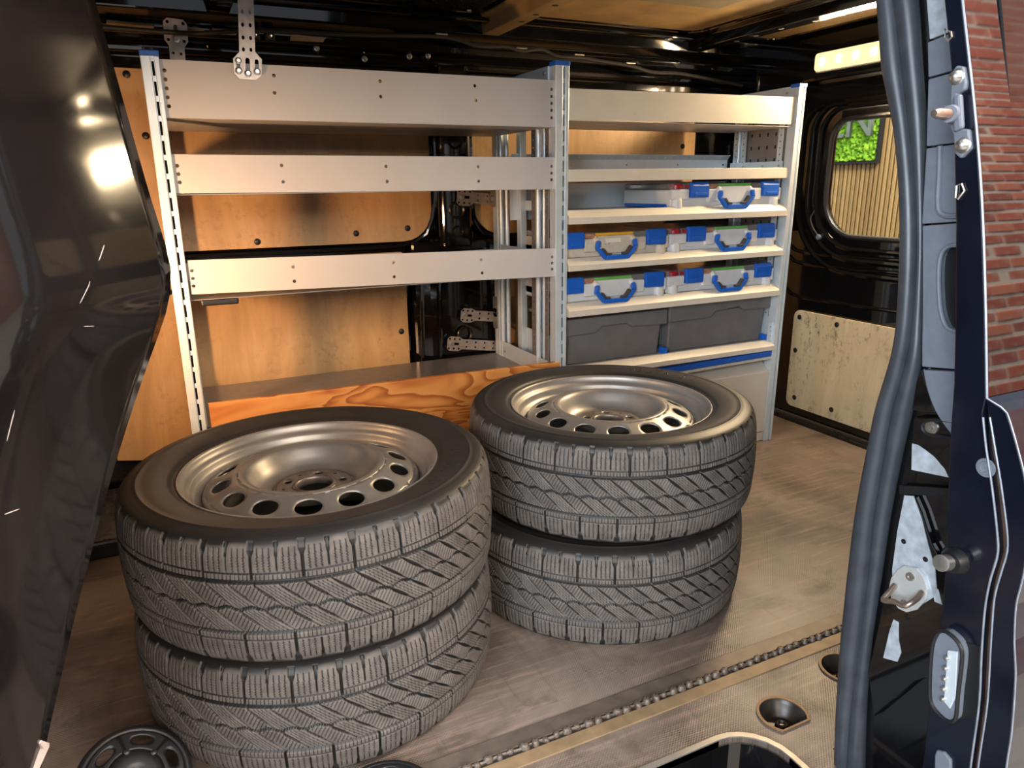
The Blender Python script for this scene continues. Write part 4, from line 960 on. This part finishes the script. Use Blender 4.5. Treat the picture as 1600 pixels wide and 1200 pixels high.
slot = smooth_curve([(1500, 686, 0), (1458, 680, 0), (1446, 676, 0), (1441, 667, 0), (1446, 659, 0), (1460, 656, 0), (1500, 662, 0)], 22)
m = MB(); m.tube([atX(x, y, XT+.003) for x, y, _ in slot], .0032, 8); m.build('bolt_slot', 'black_plain', g2, smooth=True)
studX(1456, 668, XT+.004, [(.0004, .006), (.004, .006), (.0046, .003), (.0095, .002), (.0095, -.004)], 'bolt', g2, 'bolt_head')
plateX([(1425, 693), (1434, 695), (1446, 703), (1460, 714), (1476, 733), (1482, 746), (1424, 734)], XT+.0036, .001, 'bare_patch', 'primer_sheen', g2, 0)
plateX([(1404, 758), (1500, 764), (1500, 778), (1404, 772)], XT+.004, .006, 'pillar_channel', 'black_plain', cp)
jb = plateX([(1412, 772), (1428, 773), (1440, 800), (1456, 850), (1478, 890), (1500, 940), (1500, 1040), (1430, 1066), (1365, 1120), (1356, 1050), (1376, 960), (1392, 890), (1400, 830)], XT+.004, .010, 'striker_mount', 'black', cp, .002)
plateX([(1413, 774), (1427, 775), (1440, 812), (1450, 852), (1461, 890), (1464, 930), (1440, 945), (1395, 935), (1394, 890), (1402, 830)], XT+.003, .0014, 'bare_patch', 'primer_sheen', jb, 0)
plateX([(1396, 968), (1404, 972), (1404, 1000), (1408, 1020), (1402, 1034), (1380, 1028), (1390, 985)], XT+.003, .0014, 'bare_patch', 'primer_sheen', jb, 0)
plateX([(1455, 912), (1466, 922), (1472, 945), (1460, 940)], XT+.003, .0014, 'bare_patch', 'primer_sheen', jb, 0)
for px, py in ((1412, 846), (1446, 874), (1416, 964)):
    studX(px, py, XT+.003, [(.0004, .001), (.0028, .001), (.004, .0005), (.0042, -.001)], 'black_dusty', jb, 'weld_spot', 12)
# striker: octagonal plate with a wire loop and two socket screws
oc = [(1411, 884), (1432, 888), (1443, 901), (1449, 922), (1447, 937), (1432, 953), (1416, 957), (1403, 951), (1392, 935), (1388, 920), (1392, 903), (1402, 890)]
sp = plateX(oc, XT-.002, .005, 'striker_plate', 'zinc', jb, .001)
for px, py in ((1422, 901), (1413, 944)):
    studX(px, py, XT-.002, [(.0004, .001), (.0025, .001), (.0028, .0025), (.006, .0022), (.0072, 0)], 'bolt', sp, 'socket_screw')
lp = [(1399, 914, 0), (1398, 922, .012), (1397, 930, .024), (1403, 932, .027), (1418, 933, .028), (1430, 939, .027), (1438, 937, .024), (1441, 932, .012), (1441, 925, 0)]
m = MB(); m.tube(smooth_curve([atX(x, y, XT-.002)-Vector((d, 0, 0)) for x, y, d in lp], 30), .0042, 10); m.build('striker_loop', 'worn_pin', sp, smooth=True)

# ---- open sliding door: leading edge and outer skin
XD = .885
dl = [(1467, -90), (1475, 0), (1481, 60), (1486, 110), (1490, 200), (1493, 350), (1492, 500), (1490, 600), (1483, 700), (1480, 800), (1477, 880), (1472, 950), (1465, 1000), (1455, 1080), (1440, 1200), (1428, 1300)]
dr = [(1494, -90), (1503, 0), (1512, 80), (1520, 150), (1529, 250), (1535, 350), (1539, 480), (1541, 622)]
ch = [(1536, 652), (1541, 700), (1550, 760), (1558, 830), (1559, 866), (1547, 908), (1539, 953), (1534, 1019), (1530, 1100), (1517, 1197), (1506, 1300)]
ch2 = [(1547, 652), (1555, 700), (1565, 760), (1574, 830), (1574, 862), (1564, 897), (1554, 936), (1549, 1001), (1543, 1100), (1529, 1197), (1520, 1300)]
fo = [(1541, 622), (1557, 632), (1572, 643), (1580, 665), (1590, 700), (1601, 745), (1608, 800), (1607, 850), (1600, 895), (1595, 917), (1588, 945), (1585, 1001), (1587, 1058), (1581, 1143), (1573, 1197), (1562, 1300)]
m = MB(); L_ = dl+(dr+[(1536, 645)]+ch)[::-1]; m.prism(onX(L_, XD), (.95, 0, 0)); sd_ = struct(m.build('door_3', 'door_paint', None, bevel=.002), 'leading edge of the open dark blue sliding door')
m = MB(); m.prism(onX([(1536, 630), (1545, 640)]+ch2+ch[::-1], XD+.012), (.02, 0, 0)); m.build('edge_channel', 'channel', sd_)
m = MB(); m.prism(onX([dr[-1]]+fo+ch2[::-1]+[(1543, 645)], XD-.004), (.95, 0, 0)); fl_ = m.build('outer_flange', 'door_paint', sd_, bevel=.002)
for L in (ch, ch2):
    m = MB(); m.tube(smooth_curve(onX(L, XD-.003), 60), .0014, 6); m.build('flange_bead', 'bead', sd_, smooth=True)  # pale beads put the bright edge highlights into colour
m = MB(); m.tube(smooth_curve(onX(fo, XD-.004), 60), .0011, 6); m.build('flange_bead', 'bead', fl_, smooth=True)
m = MB(); m.tube(smooth_curve(onX([(x+1, y) for x, y in dr], XD), 50), .0015, 6); m.build('edge_bead', 'bead', sd_, smooth=True)
# outer skin of the door, curved, mirror black, reflecting the brick wall of the hall
sk = []
prof_r = onX([(x+2, y) for x, y in dr], XD+.004); prof_r = smooth_curve(prof_r, 40)
for i, p in enumerate(prof_r):
    for dx in (0, .02, .1, .3, .6, .95): sk.append((p[0]+dx, p[1]-.0015, p[2]))
m = MB(); m.add(sk, [(i*6+k, i*6+k+1, (i+1)*6+k+1, (i+1)*6+k) for i in range(39) for k in range(5)]); m.build('outer_skin', 'skin', sd_, smooth=True)
# upper roller bracket with two bolts and a pin
br = plateX([(1487, 112), (1494, 102), (1505, 104), (1509, 130), (1507, 140), (1496, 147), (1497, 200), (1513, 202), (1516, 232), (1500, 248), (1491, 240), (1489, 212), (1484, 200), (1484, 150)], XD-.006, .008, 'roller_bracket', 'trim_plastic', sd_, .002)
plateX([(1488, 150), (1500, 146), (1503, 200), (1488, 207)], XD-.012, .008, 'bracket_rib', 'trim_plastic', br, .003)
for px, py in ((1495, 120), (1505, 227)):
    studX(px, py, XD-.006, [(.0004, .009), (.004, .0085), (.0066, .006), (.008, .001), (.0095, 0)], 'bolt', br, 'bolt_head')
q0, q1, q2 = atX(1489, 178, XD-.008), atX(1482, 178, XD-.02), atX(1459, 177, XD-.046)
m = MB(); m.cyl(q0, q1, .0115, .010, 14); m.build('pin_collar', 'trim_plastic', br, smooth=True)
m = MB(); m.tube([q1, q1+(q2-q1)*.75, q2], [.0062, .0062, .0042], 14); m.build('roller_pin', 'worn_pin', br, smooth=True)
# small clips on the edge
for L in ([(1477, 45), (1486, 50), (1487, 58), (1481, 64), (1477, 60)], [(1495, 290), (1503, 287), (1507, 298), (1497, 311), (1493, 309)]):
    m = MB(); m.tube(onX(L, XD-.002), .0014, 6, closed=True); m.build('edge_clip', 'galv', sd_, smooth=True)
# rubber buffer with a stud, plug and contact plate
bf = studX(1493, 876, XD, [(.0004, .012), (.014, .012), (.017, .006), (.019, 0), (.021, -.001)], 'black_plain', sd_, 'buffer')
q0, q1 = atX(1489, 877, XD-.006), atX(1470, 880, XD-.034)
m = MB(); m.tube([q0, q0+(q1-q0)*.45, q0+(q1-q0)*.5, q1, q1+(q1-q0)*.02], [.007, .007, .011, .011, .008], 16); m.build('buffer_stud', 'bolt', bf, smooth=True)
studX(1540, 731, XD, [(.0004, .001), (.005, .001), (.0055, .002), (.008, .002), (.0085, .001), (.0115, .001), (.0125, 0)], 'trim_plastic', sd_, 'body_plug')
ho = smooth_curve([(1466, 988, 0), (1476, 986, 0), (1494, 1000, 0), (1503, 1018, 0), (1502, 1045, 0), (1497, 1085, 0), (1494, 1120, 0), (1487, 1128, 0), (1474, 1122, 0), (1456, 1100, 0), (1453, 1070, 0), (1457, 1010, 0), (1466, 988, 0)], 50)[:-1]
hs = plateX([(x, y) for x, y, _ in ho], XD-.014, .016, 'contact_housing', 'trim_plastic', sd_, .001)
m = MB(); m.tube([atX(x, y, XD-.015) for x, y, _ in ho], .0026, 8, closed=True); m.build('contact_rim', 'black_plain', hs, smooth=True)
plateX([(1480, 1016), (1496, 1018), (1493, 1090), (1484, 1108), (1474, 1096)], XD-.0165, .003, 'contact_plate', 'alu', hs, .001)
for px, py in ((1480, 1028), (1478, 1044), (1476.5, 1060), (1475, 1076), (1473.5, 1092)):
    studX(px, py, XD-.0165, [(.0003, .005), (.0022, .0045), (.0032, .001), (.0034, 0)], 'bolt', hs, 'contact_pin', 12)
plateX([(1500, 1000), (1532, 1010), (1528, 1120), (1497, 1124)], XD-.001, .002, 'housing_base', 'black_plain', sd_, .001)
plateX([(1463, 1172), (1474, 1175), (1485, 1188), (1486, 1230), (1459, 1230), (1460, 1180)], XD-.005, .006, 'lower_buffer', 'trim_plastic', sd_, .002)

# ================================================================== OUTSIDE: the hall
m = MB(); m.box(-6, 9, -7, 8, -.62, -.57); struct(m.build('ground', 'concrete'), 'concrete floor of the hall')
# slat wall with the moss picture seen through the rear window
XW = 4.75
m = MB(); m.box(XW+.02, XW+.06, .6, 5.2, -.57, 3.2); sw = struct(m.build('wall_back', 'dark_gap'), 'oak slat wall of the hall behind the van')
sl0 = None
for i in range(118):
    y = .65+i*.0385
    if sl0 is None:
        m = MB(); m.box(XW, XW+.022, -.0125, .0125, -.57, 3.2); sl0 = m.build('oak_slat', 'slat', sw, bevel=.002, seg=1); o = sl0
    else: o = sl0.copy(); COL.objects.link(o)
    o.location.y = y
a, b = atX(1375, 255, XW), atX(1290, 268, XW)
mp = thing('moss_picture', 'green moss picture with grey letters hanging on the slat wall behind the rear window', 'picture', (XW-.02, a.y, a.z))
ym0, ym1, zm0, zm1 = a.y, a.y+1.7, a.z, a.z+.95
m = MB(); fr_ = rect(ym0, ym1, zm0, zm1); m.plate(fr_, [rect(ym0+.018, ym1-.018, zm0+.018, zm1-.018)], lambda y, z: (XW-.034, y, z), (.033, 0, 0)); m.build('picture_frame', 'dark_gap', mp)
n1, n2 = 130, 76; vs = []
hgt = rng.random((n1, n2)); 
for i in range(n1):
    for j in range(n2): vs.append((XW-.012-.028*hgt[i, j], ym0+.02+(ym1-ym0-.04)*(i+.5*rng.random())/n1, zm0+.02+(zm1-zm0-.04)*(j+.5*rng.random())/n2))
m = MB(); m.add(vs, [(i*n2+j, (i+1)*n2+j, (i+1)*n2+j+1, i*n2+j+1) for i in range(n1-1) for j in range(n2-1)]); o = m.build('moss', 'moss', mp, smooth=True); o['kind'] = 'stuff'
cu = bpy.data.curves.new('txt', 'FONT'); cu.body = 'GROEN'; cu.size = .34; cu.extrude = .012
ob = bpy.data.objects.new('txt', cu); COL.objects.link(ob); bpy.context.view_layer.update()
mt = bpy.data.meshes.new_from_object(ob.evaluated_get(bpy.context.evaluated_depsgraph_get())); bpy.data.objects.remove(ob)
c_ = atX(1369, 212, XW); wd = max(v.co.x for v in mt.vertices)
for v in mt.vertices: v.co = (XW-.05-v.co.z, c_.y+(wd-v.co.x)*1.0, c_.z+v.co.y)
link('grey_letters', mt, 'letters', mp)

# brick wall of the hall beside the van, mirrored in the polished door skin
YB_ = -1.15
m = MB(); m.box(2.0, 7.4, YB_-.2, YB_-.004, -.57, 4.3); bw = struct(m.build('wall_side', 'mortar'), 'old red brick wall of the hall beside the van')
b0 = MB().box(-.105, .105, -.05, 0, -.028, .028).build('brick', 'brick', bw, bevel=.004, seg=1); first = True; rest = MB(); cnt = 0
for r_ in range(62):
    for k in range(24):
        x = 2.12+k*.222+(.111 if r_ % 2 else 0); z = -.53+r_*.0765; dy = random.uniform(-.004, .006)
        if 2.7 < x < 4.4 and .55 < z < 3.4 and cnt < 296:
            cnt += 1
            o = b0 if first else b0.copy()
            if not first: COL.objects.link(o)
            first = False; o.location = (x, YB_+dy, z); o.rotation_euler = (0, random.uniform(-.012, .012), random.uniform(-.02, .02))
        else:
            rest.box(x-.105, x+.105, YB_-.05+dy, YB_+dy, z-.028, z+.028)
o = rest.build('distant_bricks', 'brick', bw); o['kind'] = 'stuff'
